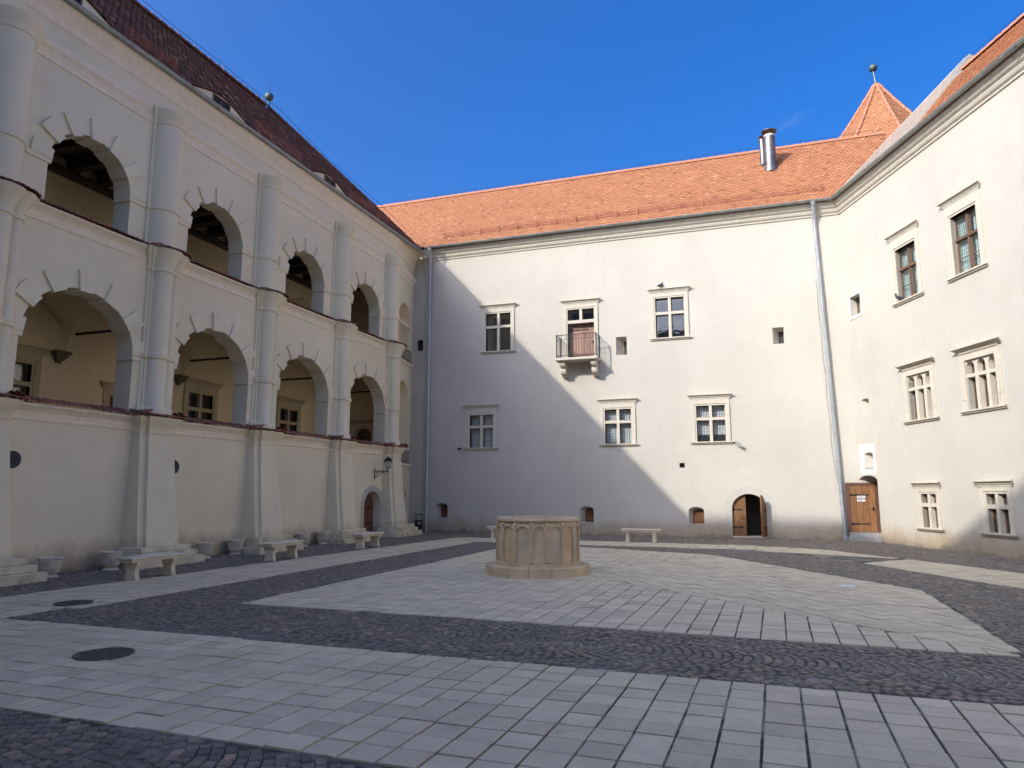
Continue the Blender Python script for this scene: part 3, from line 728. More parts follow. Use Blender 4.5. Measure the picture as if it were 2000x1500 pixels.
b = MB(); b.box(FE, -1.0, 0.22, 0.0, 0.045, -0.5, 0.05); b.build('door_sill', 'trim', bldE)
# corner door (stands on the far wall's plane, under the arched cut in the wall on the right)
b = MB(); fr = FE
b.box(fr, 2.92, 3.03, 0.26, 2.0, -0.02, 0.07); b.box(fr, 3.86, 3.99, 0.26, 2.0, -0.02, 0.06); b.box(fr, 3.031, 3.859, 1.90, 2.0, -0.02, 0.065)
df = b.build('corner_door_frame', 'doorframe', bldE)
plank_door('corner_door', fr, 3.035, 3.855, 0.27, 1.895, 0, 0.05, 'door', bldE, n=4, hinges=(0.18, 0.80))
for k, (z0, z1, pts) in enumerate(((0.13, 0.262, [(2.92, 28.19), (2.95, 27.78), (3.60, 27.62), (3.98, 27.60), (4.02, 28.19)]), (-0.02, 0.129, [(2.84, 28.19), (2.86, 27.52), (3.58, 27.28), (4.05, 27.2), (4.1, 28.19)]))):
    m = MB(); m.prism([(x, y, z0) for x, y in pts], (0, 0, z1 - z0)); m.build('door_step', 'step', bldE)
wm, cm = MB(), []
wall(wm, FE, -16.9, 5.2, -0.1, 12.55, holes['E'], 0.9, cm)
wm.build('wall', 'wall', bldE); [c.build('painted_dark_back', c.mat, bldE) for c in cm]
CORN = [(0, 12.04), (0.04, 12.05), (0.045, 12.10), (0.10, 12.15), (0.13, 12.22), (0.13, 12.25), (0.20, 12.31), (0.23, 12.37), (0.23, 12.40), (0.29, 12.45), (0.29, 12.50), (0, 12.52)]
m = MB(); m.mould(FE, -14.0, 3.36, CORN, 0); m.build('cornice', 'trim', bldE)
gutter('gutter', [(-13.72, 27.80, 12.575), (3.12, 27.80, 12.575)], 0.078, bldE)
q2 = sqrt(0.5)
def surfE(u, s): return (u, 27.86 + s * q2, 12.60 + s * q2)
rf = MB(); rf.prism([(-22, 27.9, 12.58), (5.75, 27.9, 12.58), (5.75, 32.08, 16.76), (-22, 32.08, 16.76)], (0, 0.06, -0.06))
rf.prism([(-22, 32.1, 16.74), (5.75, 32.1, 16.74), (5.75, 38.0, 10.8), (-22, 38.0, 10.8)], (0, -0.06, -0.06))
rf.add([(5.74, 28.2, 0), (5.74, 38, 0), (5.74, 38, 10.8), (5.74, 32.1, 16.7), (5.74, 28.2, 12.8)], [(0, 1, 2, 3, 4)])
roofE = rf.build('roof', 'underlay', bldE)
tiles('roof_tile', 'tile', bldE, surfE, -20.5, 5.7, 5.95)
ridge_tiles(bldE, (-20.5, 32.08, 16.83), (5.8, 32.08, 16.83))
def snow_guard(parent, f, L0, L1, n):
    """f(u, h, t): point at u along, h above the tiles, t up the slope"""
    m = MB()
    for h in (0.06, 0.155, 0.25): m.tube([f(L0, h, 0), f(L1, h, 0)], 0.011, 5)
    k = L0
    while k < L1: m.tube([f(k, 0.06, 0), f(k, 0.25, 0)], 0.006, 4, False); k += 0.085
    for i in range(n):
        u = L0 + 0.1 + (L1 - L0 - 0.2) * i / (n - 1)
        m.tube([f(u, 0.03, -0.16), f(u, 0.03, 0.22), f(u, 0.26, 0.0), f(u, 0.05, -0.06)], 0.017, 5)
    return m.build('snow_guard', 'guard', parent)
def fE(u, h, t): s = 0.72 + t; return (u, 27.86 + s * q2 - h * 0.25, 12.60 + s * q2 + h * 0.97)
snow_guard(bldE, fE, -13.1, 2.95, 19)
m = MB(); n = 21; m.tube([(-17.6 + i * 1.15, 32.08, 17.06 + 0.02 * sin(i * 2.3)) for i in range(n)], 0.008, 5)
for i in range(0, n, 2): m.tube([(-17.6 + i * 1.15, 32.08, 16.9), (-17.6 + i * 1.15, 32.08, 17.07)], 0.012, 5)
m.build('lightning_wire', 'rail', bldE)
m = MB(); m.lathe((1.14, 30.55, 0), [(0.30, 15.1), (0.26, 15.35), (0.235, 15.42), (0.235, 15.75), (0.245, 15.75), (0.245, 15.78), (0.235, 15.78), (0.235, 16.72), (0.215, 16.72), (0.215, 16.0)], 24)
fl = m.build('steel_flue', 'steel', bldE, smooth=True)
m = MB(); m.lathe((1.14, 30.55, 0), [(0.215, 16.72), (0.215, 16.79)], 24); m.build('flue_collar', 'white', fl, smooth=True)
m = MB(); m.lathe((1.14, 30.55, 0), [(0.02, 17.04), (0.31, 16.98), (0.32, 16.95), (0.02, 16.94)], 24)
for k in range(3): m.tube([(1.14 + 0.21 * cos(k * 2.1 + 2.6), 30.55 + 0.21 * sin(k * 2.1 + 2.6), 16.7), (1.14 + 0.21 * cos(k * 2.1 + 2.6), 30.55 + 0.21 * sin(k * 2.1 + 2.6), 16.97)], 0.012, 5)
m.build('flue_cap', 'steel', fl, smooth=True)
m = MB(); m.lathe((0.86, 30.95, 0), [(0.2, 15.6), (0.125, 15.75), (0.125, 16.75), (0.15, 16.76), (0.15, 16.82), (0.115, 16.83), (0.115, 16.6)], 20)
fl2 = m.build('steel_flue', 'steel', bldE, smooth=True)
m = MB(); m.lathe((0.86, 30.95, 0), [(0.02, 16.99), (0.17, 16.95), (0.02, 16.93)], 20); m.tube([(0.86, 30.95, 16.8), (0.86, 30.95, 16.95)], 0.012, 5); m.build('flue_cap', 'steel', fl2, smooth=True)
downpipe('downpipe', [(-13.5, 27.82, 12.52), (-13.5, 27.84, 12.36), (-13.58, 28.05, 12.0), (-13.58, 28.10, 11.8), (-13.57, 28.10, 0.0)], 0.062, bldE)
downpipe('downpipe', [(2.45, 27.82, 12.52), (2.45, 27.84, 12.36), (2.48, 28.05, 12.0), (2.48, 28.10, 11.8), (2.80, 28.06, 0.0)], 0.068, bldE)
m = MB(); pts = [(-14.0, 28.18, 12.3), (-13.92, 28.18, 11.6)] + [(-13.80 + 0.03 * sin(i * 1.7), 28.185, 11.0 - i * 0.55) for i in range(21)]
m.tube(pts, 0.009, 5); m.build('wall_cable', 'grey', bldE)
m = MB(); pts = [(2.40 + 0.014 * i + 0.02 * sin(i * 1.9), 28.185, 9.6 - i * 0.5) for i in range(15)] + [(2.66, 28.185, 2.1), (2.74, 28.15, 1.85)]
m.tube(pts, 0.008, 5)
for i in (3, 7, 11): m.tube([Vector(pts[i]) - Vector((0, 0, 0.03)), Vector(pts[i]) + Vector((0, 0, 0.03))], 0.018, 5)
m.build('wall_cable', 'grey', bldE)
m = MB(); m.abox(-22, -13.9, 28.4, 28.5, 0, 12.5); m.build('rear_wall', 'wall', bldE)

# ------------------------------------------------------------------ wing on the right
bldR = root('side_building', 'long cream wing on the right with rows of carved stone windows under orange tiles', 'building', (7.1, 18.9, 0), world_parts=True)
for du, dh in ((0, 0), (2.74, 0.03)):
    cross_window(bldR, 'R', FR, 3.24 + du, 4.30 + du, 7.73 + dh * 0.4, 9.46 + dh, 8.80, True, 'curtain_teal', head=0.53, margin=0.2, bars=True, stone_cross=False)
def tri_window(u0, z0):
    w, zt, ztr = 1.16, 5.26, 4.86; lw = 0.305; gap = (w - 3 * lw) / 2
    holes['R'].append(dict(u0=u0, u1=u0 + w, z0=z0, z1=zt + 0.02))
    ops = []
    for i in range(3):
        a = u0 + i * (lw + gap); ops.append(dict(u0=a, u1=a + lw, z0=z0 + 0.012, z1=ztr - 0.05, cap=False)); ops.append(dict(u0=a, u1=a + lw, z0=ztr + 0.045, z1=zt, rise=lw / 2, cap=False))
    m = MB(); fr2 = Frame(FR.p(0, 0, -0.02), FR.U, FR.N); wall(m, fr2, u0 - 0.001, u0 + w + 0.001, z0, zt + 0.03, ops, 0.20)
    m.box(FR, u0 - 0.2, u0 - 0.003, z0, zt + 0.13, -0.02, 0.046); m.box(FR, u0 + w + 0.003, u0 + w + 0.2, z0, zt + 0.13, -0.02, 0.046)
    m.box(FR, u0 - 0.0025, u0 + w + 0.0025, zt + 0.031, zt + 0.13, -0.02, 0.045)
    for a in (u0 - 0.13, u0 + w + 0.05): m.box(FR, a, a + 0.08, z0 + 0.3, zt + 0.03, 0.0465, 0.066)
    m.box(FR, u0 - 0.196, u0 + w + 0.196, zt + 0.131, zt + 0.225, -0.02, 0.036)
    win = m.build('arched_window', 'trim', bldR)
    for i in range(3):
        a = u0 + i * (lw + gap)
        light(win, FR, a + 0.002, a + lw - 0.002, z0 + 0.01, ztr - 0.05, -0.17, True, 'curtain' if i else None, drop=z0 + 0.45)
        light(win, FR, a + 0.002, a + lw - 0.002, ztr + 0.045, zt, -0.17, True, 'curtain')
    d = MB(); k = u0 - 0.16
    while k < u0 + w + 0.15: d.box(FR, k, k + 0.035, zt + 0.226, zt + 0.262, 0.0, 0.075); k += 0.065
    d.build('dentil_course', 'trim', win)
    h = MB(); h.mould(FR, u0 - 0.2, u0 + w + 0.2, HEAD(zt + 0.263, 0.19, 0.13)); h.build('window_head', 'trim', win)
    h = MB(); h.mould(FR, u0 - 0.21, u0 + w + 0.21, SILL(z0)); h.build('sill', 'trim', win)
tri_window(3.32, 3.88); tri_window(6.02, 3.90)
cross_window(bldR, 'R', FR, 3.52, 4.24, 0.60, 1.61, 1.28, True, None, head=0.34, margin=0.2, bars=False)
cross_window(bldR, 'R', FR, 6.33, 7.10, 0.60, 1.62, 1.28, True, None, head=0.34, margin=0.2, bars=False)
holes['R'] += [dict(u0=0.30, u1=0.98, z0=7.98, z1=8.70), dict(u0=0.54, u1=1.02, z0=4.35, z1=4.92, rise=0.07, depth=0.35, splay=(0.24, 0, 0.1))]
w_ = MB(); ring(w_, FR, 0.30, 0.98, 7.98, 8.70, 0.10, -0.02, 0.02); sw = w_.build('window', 'fresh', bldR); light(sw, FR, 0.30, 0.98, 7.98, 8.70, -0.24, False, 'curtain')
vent(bldR, 'R', FR, 0.48, 1.02, 2.52, 3.03, 0.10, splay=0.24, slats=6)
holes['R'].append(dict(u0=-0.02, u1=1.17, z0=-0.1, z1=2.24, rise=0.2, depth=1.3, cap=False))
wm, cm = MB(), []; wall(wm, FR, -0.02, 31.5, -0.1, 12.55, holes['R'], 0.9, cm)
wm.build('wall', 'wall', bldR); [c.build('painted_dark_back', 'interior', bldR) for c in cm]
m = MB()
for u0, u1, z0, z1 in ((0.13, 0.479, 2.262, 3.33), (1.021, 1.18, 2.262, 3.33), (0.4792, 1.0208, 3.031, 3.33), (0.4792, 1.0208, 2.262, 2.519)): m.box(FR, u0, u1, z0, z1, -0.01, 0.006)
m.build('plaster_patch', 'fresh', bldR)
m = MB(); m.mould(FR, 0.0, 31.5, [(w * 1.02, z + 0.006) for w, z in CORN], 0); m.build('cornice', 'trim', bldR)
gutter('gutter', [FR.p(0.30, 12.58, 0.40), FR.p(31.4, 12.58, 0.40)], 0.08, bldR)
cR, sRn = cos(radians(49.4)), sin(radians(49.4))
def surfR(u, s): return FR.p(u, 12.36 + s * sRn, -0.38 - s * cR)
sR = 4.52 / cR
b = MB(); b.loft([[FR.p(u, 12.53, 0.40), FR.p(u, 12.42, 0.0), FR.p(u, 12.34, -0.38)] + [FR.p(u, 12.34 + sR * sRn, -0.40 - sR * cR), FR.p(u, 8, -11.5)] for u in (0.03, 31.5)]); b.build('roof', 'underlay', bldR)
tiles('roof_tile', 'tile', bldR, surfR, 0.25, 15.0, sR)
ridge_tiles(bldR, FR.p(0.7, 12.42 + sR * sRn, -4.9), FR.p(16, 12.42 + sR * sRn, -4.9))
def fR(u, h, t): s = 0.02 + t; return FR.p(u, 12.52 + s * sRn + h * 0.9, 0.20 - s * cR + h * 0.15)
snow_guard(bldR, fR, 0.9, 4.3, 6); snow_guard(bldR, fR, 5.2, 14.0, 12)
m = MB(); m.tube([FR.p(0.9 + i * 0.8, 12.68 + sR * sRn + 0.02 * sin(i * 1.7), -4.9) for i in range(18)], 0.008, 5)
m.build('lightning_wire', 'rail', bldR)
# gable parapet over the corner
pf = [(0.42, 12.5), (0.42, 12.62), (-0.02, 12.98), (-5.5, 18.62), (-5.62, 18.70), (-5.76, 18.60), (-5.76, 17.0), (-5.76, 12.5)]
m = MB(); m.prism([FR.p(-0.02, z, w) for w, z in pf], FR.U * 0.24); m.build('gable_parapet', 'gable', bldR)
m = MB(); m.add([FR.p(31.5, 0, 0.0), FR.p(31.5, 0, -11), FR.p(31.5, 12.5, -11), FR.p(31.5, 12.5, 0)], [(0, 1, 2, 3)]); m.build('end_wall', 'wall', bldR)

# ------------------------------------------------------------------ tower behind the corner
tw = root('tower', 'round tower roof of orange tiles with a ball finial behind the right corner', 'tower', (6.3, 35.2, 0), world_parts=True)
TC = (6.22, 35.3); apex = 20.95
def rad(z): d = apex - z; return 0.60 * d + 0.018 * d * d
m = MB(); m.lathe((*TC, 0), [(2.9, 0), (2.9, 16.6), (3.1, 16.7)], 8); m.build('tower_wall', 'wall', tw)
rot = radians(10)
def oct_pt(k, z, e=0.0): a = rot + k * pi / 4; return Vector((TC[0] + (rad(z) + e) * cos(a), TC[1] + (rad(z) + e) * sin(a), z))
m = MB(); zs_ = [16.6 + (apex - 16.6) * i / 8 for i in range(9)]; m.loft([[tuple(oct_pt(k, z, -0.03)) for k in range(8)] for z in zs_], True); m.build('roof', 'underlay', tw)
for k in range(8):
    mid = rot + (k + 0.5) * pi / 4
    if not (pi * 0.75 < mid % (2 * pi) < pi * 2.15): continue
    def surfT(u, s, k=k):
        z = 16.7 + s * 0.84; a, b_ = oct_pt(k, z), oct_pt(k + 1, z); c = (a + b_) / 2; return tuple(c + (b_ - a).normalized() * u)
    hw = lambda s, k=k: (oct_pt(k, 16.7 + s * 0.84) - oct_pt(k + 1, 16.7 + s * 0.84)).length / 2
    tiles('roof_tile', 'tile', tw, surfT, -1.5, 1.5, 4.9, keep=lambda u, s: abs(u) < hw(s) - 0.02)
for k in range(8):
    if not (pi * 0.7 < (rot + k * pi / 4) % (2 * pi) < pi * 2.2): continue
    for i in range(7):
        z0, z1 = 16.8 + i * 0.58, 16.8 + (i + 1) * 0.58
        ridge_tiles(tw, oct_pt(k, z0, 0.04), oct_pt(k, z1, 0.04) + Vector((0, 0, 0.02)), r=0.075, step=0.33)
def finial(parent, x, y, z, h, r, lean=(0, 0)):
    m = MB(); m.tube([(x, y, z - 0.1), (x + lean[0] * 0.5, y, z + h * 0.5), (x + lean[0], y, z + h)], [0.065, 0.045, 0.04], 8)
    f = m.build('finial', 'copper', parent, smooth=True); X = x + lean[0]
    b = MB(); b.lathe((X, y, z + h + r * 0.8), [(0.01, -r)] + [(r * cos(a), r * sin(a)) for a in [radians(-75 + 15 * i) for i in range(11)]] + [(0.01, r)], 20)
    b.build('finial_ball', 'copper', f, smooth=True)
    b = MB(); b.tube([(X, y, z + h + r * 1.7), (X - 0.02, y, z + h + r * 1.7 + 0.55)], [0.012, 0.005], 5); b.build('finial_spike', 'rail', f)
finial(tw, TC[0], TC[1], apex - 0.05, 0.72, 0.19, (-0.07, 0))

# ------------------------------------------------------------------ arcaded wing on the left
bldL = root('arcaded_building', 'cream arcaded wing with two tiers of open arches under an old dark tile roof', 'building', (-13.8, 14, 0), world_parts=True)
C = [5.2, 9.22, 13.3, 17.3, 21.45, 25.15]
LOW = [(c0 + c1) / 2 for c0, c1 in zip(C[:-1], C[1:])]
UPC = [7.25, 11.32, 15.3, 19.48, 23.37]
DOORL = dict(u0=23.32, u1=24.52, z0=0.0, z1=1.70, rise=0.52, depth=0.42)
m, cm = MB(), []
discs = [(10.02, 2.29), (14.12, 2.28)]
wall(m, FL, -3, 25.62, -0.1, 3.42, [DOORL], 0.42, cm)
m.build('lower_wall', 'wall_left', bldL)
LA, LS, LR = 1.38, 4.84, 1.22                            # lower arches: half width, springing, rise
UA, US, UR = 1.06, 8.70, 0.97
m = MB(); lo = [dict(u0=c - LA, u1=c + LA, z0=3.42, z1=LS + LR, rise=LR, cap=False) for c in LOW]; wall(m, FL, -3, 25.62, 3.42, 7.55, lo, 0.5)
m.add([(-13.8, -3, 7.55), (-13.8, 25.62, 7.55), (-14.48, 25.62, 7.62), (-14.48, -3, 7.62)], [(0, 1, 2, 3)])
m.build('lower_arcade_wall', 'wall_left', bldL)
m = MB(); up = [dict(u0=c - UA, u1=c + UA, z0=7.55, z1=US + UR, rise=UR, cap=False) for c in UPC]; wall(m, FU, -3, 25.5, 7.5, 10.9, up, 0.5)
m.quad((-14, -3, 10.9), (-14, 25.5, 10.9), (-14, 25.5, 12.5), (-14, -3, 12.5))
m.quad((-13.8, 25.62, -0.1), (-14.6, 25.62, -0.1), (-14.6, 25.62, 7.6), (-13.8, 25.62, 7.6))
m.build('upper_arcade_wall', 'wall_left', bldL)
F5 = Frame((-14.0, 25.5, 0), (-0.46, 2.7, 0), (2.7, 0.46, 0)); B5 = 2.74    # the last bay falls back to the corner
b5 = [dict(u0=0.72, u1=2.42, z0=7.3, z1=9.85, rise=0.9, depth=0.45), dict(u0=0.72, u1=2.42, z0=2.9, z1=6.4, rise=0.8, depth=0.45), dict(u0=0.72, u1=2.42, z0=-0.05, z1=1.95, rise=0.6, depth=0.3)]
m, cm = MB(), []; wall(m, F5, 0.0, B5, -0.1, 12.5, b5, 0.45, cm); m.build('corner_bay_wall', 'wall_left', bldL); [c.build('bay_infill', 'loggia', bldL) for c in cm]
m = MB()
for z in (7.28, 2.88): m.mould(F5, 0.15, B5 - 0.02, [(0, z - 0.12), (0.06, z - 0.12), (0.10, z - 0.06), (0.10, z), (0, z + 0.01)], 0)
m.mould(F5, 0.70, B5 - 0.02, [(0, 8.86), (0.03, 8.86), (0.03, 8.96), (0, 8.97)], 0)
m.build('sill_course', 'trim_left', bldL)
for z in (7.29, 2.89):
    m = MB()
    for h in (0.08, 0.52): m.tube([F5.p(0.68, z + h, 0.06), F5.p(2.46, z + h, 0.06)], 0.014, 5)
    for i in range(18): m.tube([F5.p(0.70 + i * 0.102, z, 0.06), F5.p(0.70 + i * 0.102, z + 0.54, 0.06)], 0.008, 4)
    m.build('railing', 'rail', bldL)
# raised voussoirs of the arches
def voussoirs(fr, c, a, b, zs, nseg, parent):
    vm = None
    for k in range(nseg):
        if k % 2: continue
        a0, a1 = pi * k / nseg, pi * (k + 1) / nseg; pts_i, pts_o = [], []
        for i in range(5):
            t = a0 + (a1 - a0) * i / 4
            pts_i.append((c + (a - 0.06) * cos(t), zs + (b - 0.06) * sin(t))); pts_o.append((c + (a + 0.42) * cos(t), zs + (b + 0.42) * sin(t)))
        poly = pts_i + pts_o[::-1]; q = MB(); q.prism([fr.p(u, z, -0.47) for u, z in poly], fr.N * 0.522); q.build('voussoir', 'wall_left', parent)
for c in LOW: voussoirs(FL, c, LA, LR, LS, 13, bldL)
for c in UPC: voussoirs(FU, c, UA, UR, US, 13, bldL)
# impost blocks of the jambs
for fr, cs, a, z, pc in ((FL, LOW, LA, LS, 0.40), (FU, UPC, UA, US, 0.45)):
    for c in cs:
        for sg in (-1, 1):
            m = MB(); e0, e1 = sorted((c + sg * (a - 0.05), c + sg * (a + 0.5))); m.box(fr, e0, e1, z - 0.10, z + 0.02, -0.47, 0.035); m.build('impost', 'wall_left', bldL)
# piers: outline across u as an envelope of half rounds and flat strips, lofted through the mouldings
def envelope(k, circles, strips, n=64):
    hw = max(abs(s[0]) for s in strips) ; us = [-hw - k + (2 * hw + 2 * k) * i / n for i in range(n + 1)]; out = [(us[0], 0.0)]
    for u in us:
        w = 0.0
        for s0, sw in strips:
            if abs(u) <= s0 + k + 1e-6: w = max(w, sw + k)
        for uc, wc, r in circles:
            d = (r + k) ** 2 - (u - uc) ** 2
            if d > 0: w = max(w, wc + sqrt(d))
        out.append((u, w))
    return out + [(us[-1], 0.0)]
def pier(name, fr, c, levels, circles, strips, mat):
    m = MB(); m.loft([[fr.p(c + u, z, w) for u, w in envelope(k, circles, strips)] for z, k in levels], cap=True)
    return m.build(name, mat, bldL, smooth=True)
flank = [(-0.08, 0.10, 0.25), (0.265, 0.11, 0.135)]
for c in C:
    pier('clustered_pilaster', FL, c, [(3.5, 0.055), (3.62, 0.055), (3.66, 0.03), (3.70, 0), (4.82, 0), (4.84, 0.035), (4.94, 0.045), (4.96, 0), (6.98, 0), (7.0, 0.03), (7.06, 0.03), (7.08, 0.005), (7.2, 0.02), (7.36, 0.09), (7.48, 0.17), (7.54, 0.19)],
         flank, [(0.46, 0.05), (0.40, 0.10)], 'wall_left')
    cc = c + 0.02
    pier('half_column', FU, cc, [(7.6, 0.03), (7.72, 0.03), (7.74, 0), (8.60, 0), (8.62, 0.035), (8.74, 0.035), (8.76, 0), (10.86, 0), (10.88, 0.025), (10.94, 0.03), (11.04, 0.06), (11.14, 0.12), (11.24, 0.13), (11.26, 0.02)],
         [(0, 0.0, 0.40)], [(0.47, 0.05)], 'wall_left')
# buttresses with re-entrant corners, leaning outwards towards the ground
def buttress(c):
    def ol(h, w, st, k): return [(-h - k, 0), (-h - k, w - st + k), (-h + 0.17 - k, w - st + k), (-h + 0.17 - k, w + k), (h - 0.17 + k, w + k), (h - 0.17 + k, w - st + k), (h + k, w - st + k), (h + k, 0)]
    lv = [(0.40, 0.62, 0.62, 0), (1.6, 0.56, 0.47, 0), (3.02, 0.50, 0.33, 0), (3.03, 0.50, 0.33, 0.02), (3.08, 0.50, 0.33, 0.02), (3.09, 0.50, 0.33, 0.005), (3.18, 0.50, 0.33, 0.03), (3.28, 0.50, 0.33, 0.09), (3.36, 0.50, 0.33, 0.13), (3.42, 0.50, 0.33, 0.14)]
    m = MB(); m.loft([[FL.p(c + u, z, w) for u, w in ol(h, wd, 0.09, k)] for z, h, wd, k in lv], cap=True)
    b = m.build('buttress', 'wall_left', bldL)
    for i, (h, w, z0, z1) in enumerate(((0.98, 1.0, -0.03, 0.17), (0.86, 0.88, 0.171, 0.31), (0.74, 0.77, 0.311, 0.43))):
        m = MB(); x0 = -13.79; m.cbox(x0, x0 + w, c - h, c + h, z0, z1, 0.015); m.build('plinth_step', 'plinth', b)
for c in C: buttress(c)
# string courses between the piers, coping tiles, top cornice
LED = lambda z, p=0.16: [(0, z - 0.34), (0.025, z - 0.33), (0.03, z - 0.28), (0.012, z - 0.26), (0.03, z - 0.16), (p * 0.6, z - 0.09), (p, z - 0.05), (p, z), (0, z + 0.01)]
m = MB(); mm = MB(); m3 = MB(); ends = [-3.0] + [x for c in C for x in (c - 0.5, c + 0.5)] + [25.7]
for i in range(0, len(ends), 2):
    m.mould(FL, ends[i], ends[i + 1], LED(3.42, 0.14), 0); mm.mould(FL, ends[i], ends[i + 1], LED(7.54, 0.15), 0)
m.build('string_course', 'trim_left', bldL); mm.build('string_course', 'trim_left', bldL)
ends = [-3.0] + [x for c in C for x in (c - 0.40, c + 0.44)][:-1]
STR = [(0, 10.84), (0.03, 10.85), (0.03, 10.92), (0.015, 10.94), (0.05, 11.06), (0.10, 11.13), (0.115, 11.19), (0.115, 11.25), (0, 11.26)]
for i in range(0, len(ends), 2): m3.mould(FU, ends[i], ends[i + 1], STR, 0)
m3.mould(F5, 0.05, B5, STR, 0)
m3.build('string_course', 'trim_left', bldL)
def coping(name, z, runs):
    mb = MB()
    for (u0, w0), (u1, w1), inn in runs:                 # outer edge of a run, and how far it reaches inwards
        a, b = Vector(FL.p(u0, z, w0)), Vector(FL.p(u1, z, w1)); L = (b - a).length; d = (b - a).normalized(); o = Vector((d.y, -d.x, 0)); n = max(1, round(L / 0.135))
        for i in range(n):
            p = a + d * (L * (i + 0.5) / n) + Vector((0, 0, random.uniform(-0.006, 0.006))); h = L / n / 2 * 0.97
            r0 = [tuple(p + d * (h * cos(pi * k / 5)) + Vector((0, 0, 0.034 * sin(pi * k / 5)))) for k in range(6)]
            r1 = [tuple(p - o * inn + d * (h * 0.9 * cos(pi * k / 5)) + Vector((0, 0, 0.12 + 0.03 * sin(pi * k / 5)))) for k in range(6)]
            r2 = [tuple(Vector(q) - Vector((0, 0, 0.018))) for q in r0]
            mb.loft([r2, r0, r1])
    mb.build(name, 'coping', bldL, kind='stuff')
runs_lo, runs_hi = [], []
e = [-3.0] + [x for c in C for x in (c - 0.66, c + 0.66)][:-1]
for i in range(0, len(e), 2): runs_lo.append(((e[i], 0.20), (e[i + 1], 0.20), 0.30)); runs_hi.append(((e[i], 0.22), (e[i + 1], 0.22), 0.42))
for c in C:
    runs_lo += [((c - 0.66, 0.52), (c + 0.66, 0.52), 0.5), ((c + 0.68, 0.52), (c + 0.68, 0.05), 0.25), ((c - 0.68, 0.05), (c - 0.68, 0.52), 0.25)]
    arc = [(c - 0.66, 0.12), (c - 0.60, 0.34), (c - 0.36, 0.50), (c, 0.56), (c + 0.36, 0.50), (c + 0.60, 0.34), (c + 0.66, 0.12)]
    runs_hi += [(arc[i], arc[i + 1], 0.34) for i in range(6)]
coping('coping_tile', 3.44, runs_lo); coping('coping_tile', 7.565, runs_hi)
CL = [(0, 11.72), (0.03, 11.74), (0.05, 11.78), (0.05, 11.86), (0.03, 11.88), (0.06, 11.95), (0.19, 12.19), (0.21, 12.21), (0.21, 12.24), (0, 12.4)]
m = MB(); m.mould(FU, -3.0, 25.5, CL, 0); m.mould(F5, 0.0, B5, [(w * 1.0, z + 0.003) for w, z in CL], 0)
m.add([(-13.70, 25.4, 12.25), (-13.70, 28.0, 12.25), (-14.5, 28.2, 12.25), (-14.1, 25.4, 12.25)], [(0, 1, 2, 3)]); m.build('cornice', 'trim_left', bldL)
gutter('gutter', [(-13.74, -3.0, 12.29), (-13.74, 27.62, 12.29)], 0.085, bldL)
# loggias: floors, vault, back wall with windows, timber ceiling
for u0 in (7.0, 11.40, 17.60, 22.15):
    cross_window(bldL, 'B', FB, u0, u0 + 1.04, 3.40, 4.77, 4.27, False, None, head=0.42, margin=0.22, trim='loggia_trim', bars=False)
holes['B'].append(dict(u0=14.72, u1=15.55, z0=2.66, z1=4.28, depth=0.3))
s_ = MB(); ring(s_, FB, 14.72, 15.55, 2.66, 4.28, 0.2, -0.02, 0.04, bottom=False); dw = s_.build('gallery_doorway', 'loggia_trim', bldL)
s_ = MB(); s_.mould(FB, 14.5, 15.77, HEAD(4.485, 0.15, 0.16)); s_.build('door_head', 'loggia_trim', dw)
plank_door('gallery_door', FB, 14.74, 15.53, 2.67, 4.26, 0, -0.2, 'door_dark', bldL)
for u0 in (18.9, 22.6):
    holes['B2'].append(dict(u0=u0, u1=u0 + 0.95, z0=7.2, z1=8.9 - 0.25, depth=0.3))
    s_ = MB(); ring(s_, FB, u0, u0 + 0.95, 7.2, 8.65, 0.17, -0.02, 0.04, bottom=False); dw = s_.build('gallery_doorway', 'loggia_trim', bldL)
    s_ = MB(); s_.mould(FB, u0 - 0.19, u0 + 1.14, HEAD(8.825, 0.14, 0.12)); s_.prism([FB.p(u0 - 0.3, 8.96, 0), FB.p(u0 + 1.25, 8.96, 0), FB.p(u0 + 0.475, 9.28, 0)], FB.N * 0.11); s_.build('door_pediment', 'loggia_trim', dw)
    plank_door('gallery_door', FB, u0 + 0.01, u0 + 0.94, 7.21, 8.64, 0, -0.2, 'door_dark', bldL)
m, cm = MB(), []; wall(m, FB, -3, 28.19, 2.5, 7.1, holes['B'], 0.5, cm); wall(m, FB, -3, 28.19, 7.1, 10.6, holes['B2'], 0.5, cm)
m.build('loggia_wall', 'loggia', bldL); [c.build('painted_dark_back', 'dark', bldL) for c in cm]
m = MB(); m.abox(-16.8, -14.31, -3, 25.4, 2.45, 2.64); m.abox(-16.8, -14.51, -3, 25.4, 6.98, 7.18); m.abox(-16.8, -14.95, 25.4, 28.19, 2.45, 2.64); m.abox(-16.8, -14.95, 25.4, 28.19, 6.98, 7.18); m.build('gallery_floor', 'loggia', bldL)
m = MB(); xs0, xs1 = -16.79, -14.29; nb, nx_ = 20, 14; edges = [-3.0 + 4.1 * 0] + []
bays = [(1.1, 5.2)] + list(zip(C[:-1], C[1:])) + [(25.15, 28.19)][:0]
for y0, y1 in bays:
    rows = []
    for i in range(nb + 1):
        y = y0 + (y1 - y0) * i / nb; q = 2 * i / nb - 1; za = sqrt(max(0, 1 - q * q)); row = []
        for j in range(nx_ + 1):
            t = 2 * j / nx_ - 1; zb = sqrt(max(0, 1 - t * t)); row.append((xs0 + (xs1 - xs0) * j / nx_, y, 5.22 + 1.5 * max(za, zb)))
        rows.append(row)
    m.loft(rows)
m.build('vault', 'loggia', bldL, smooth=True)
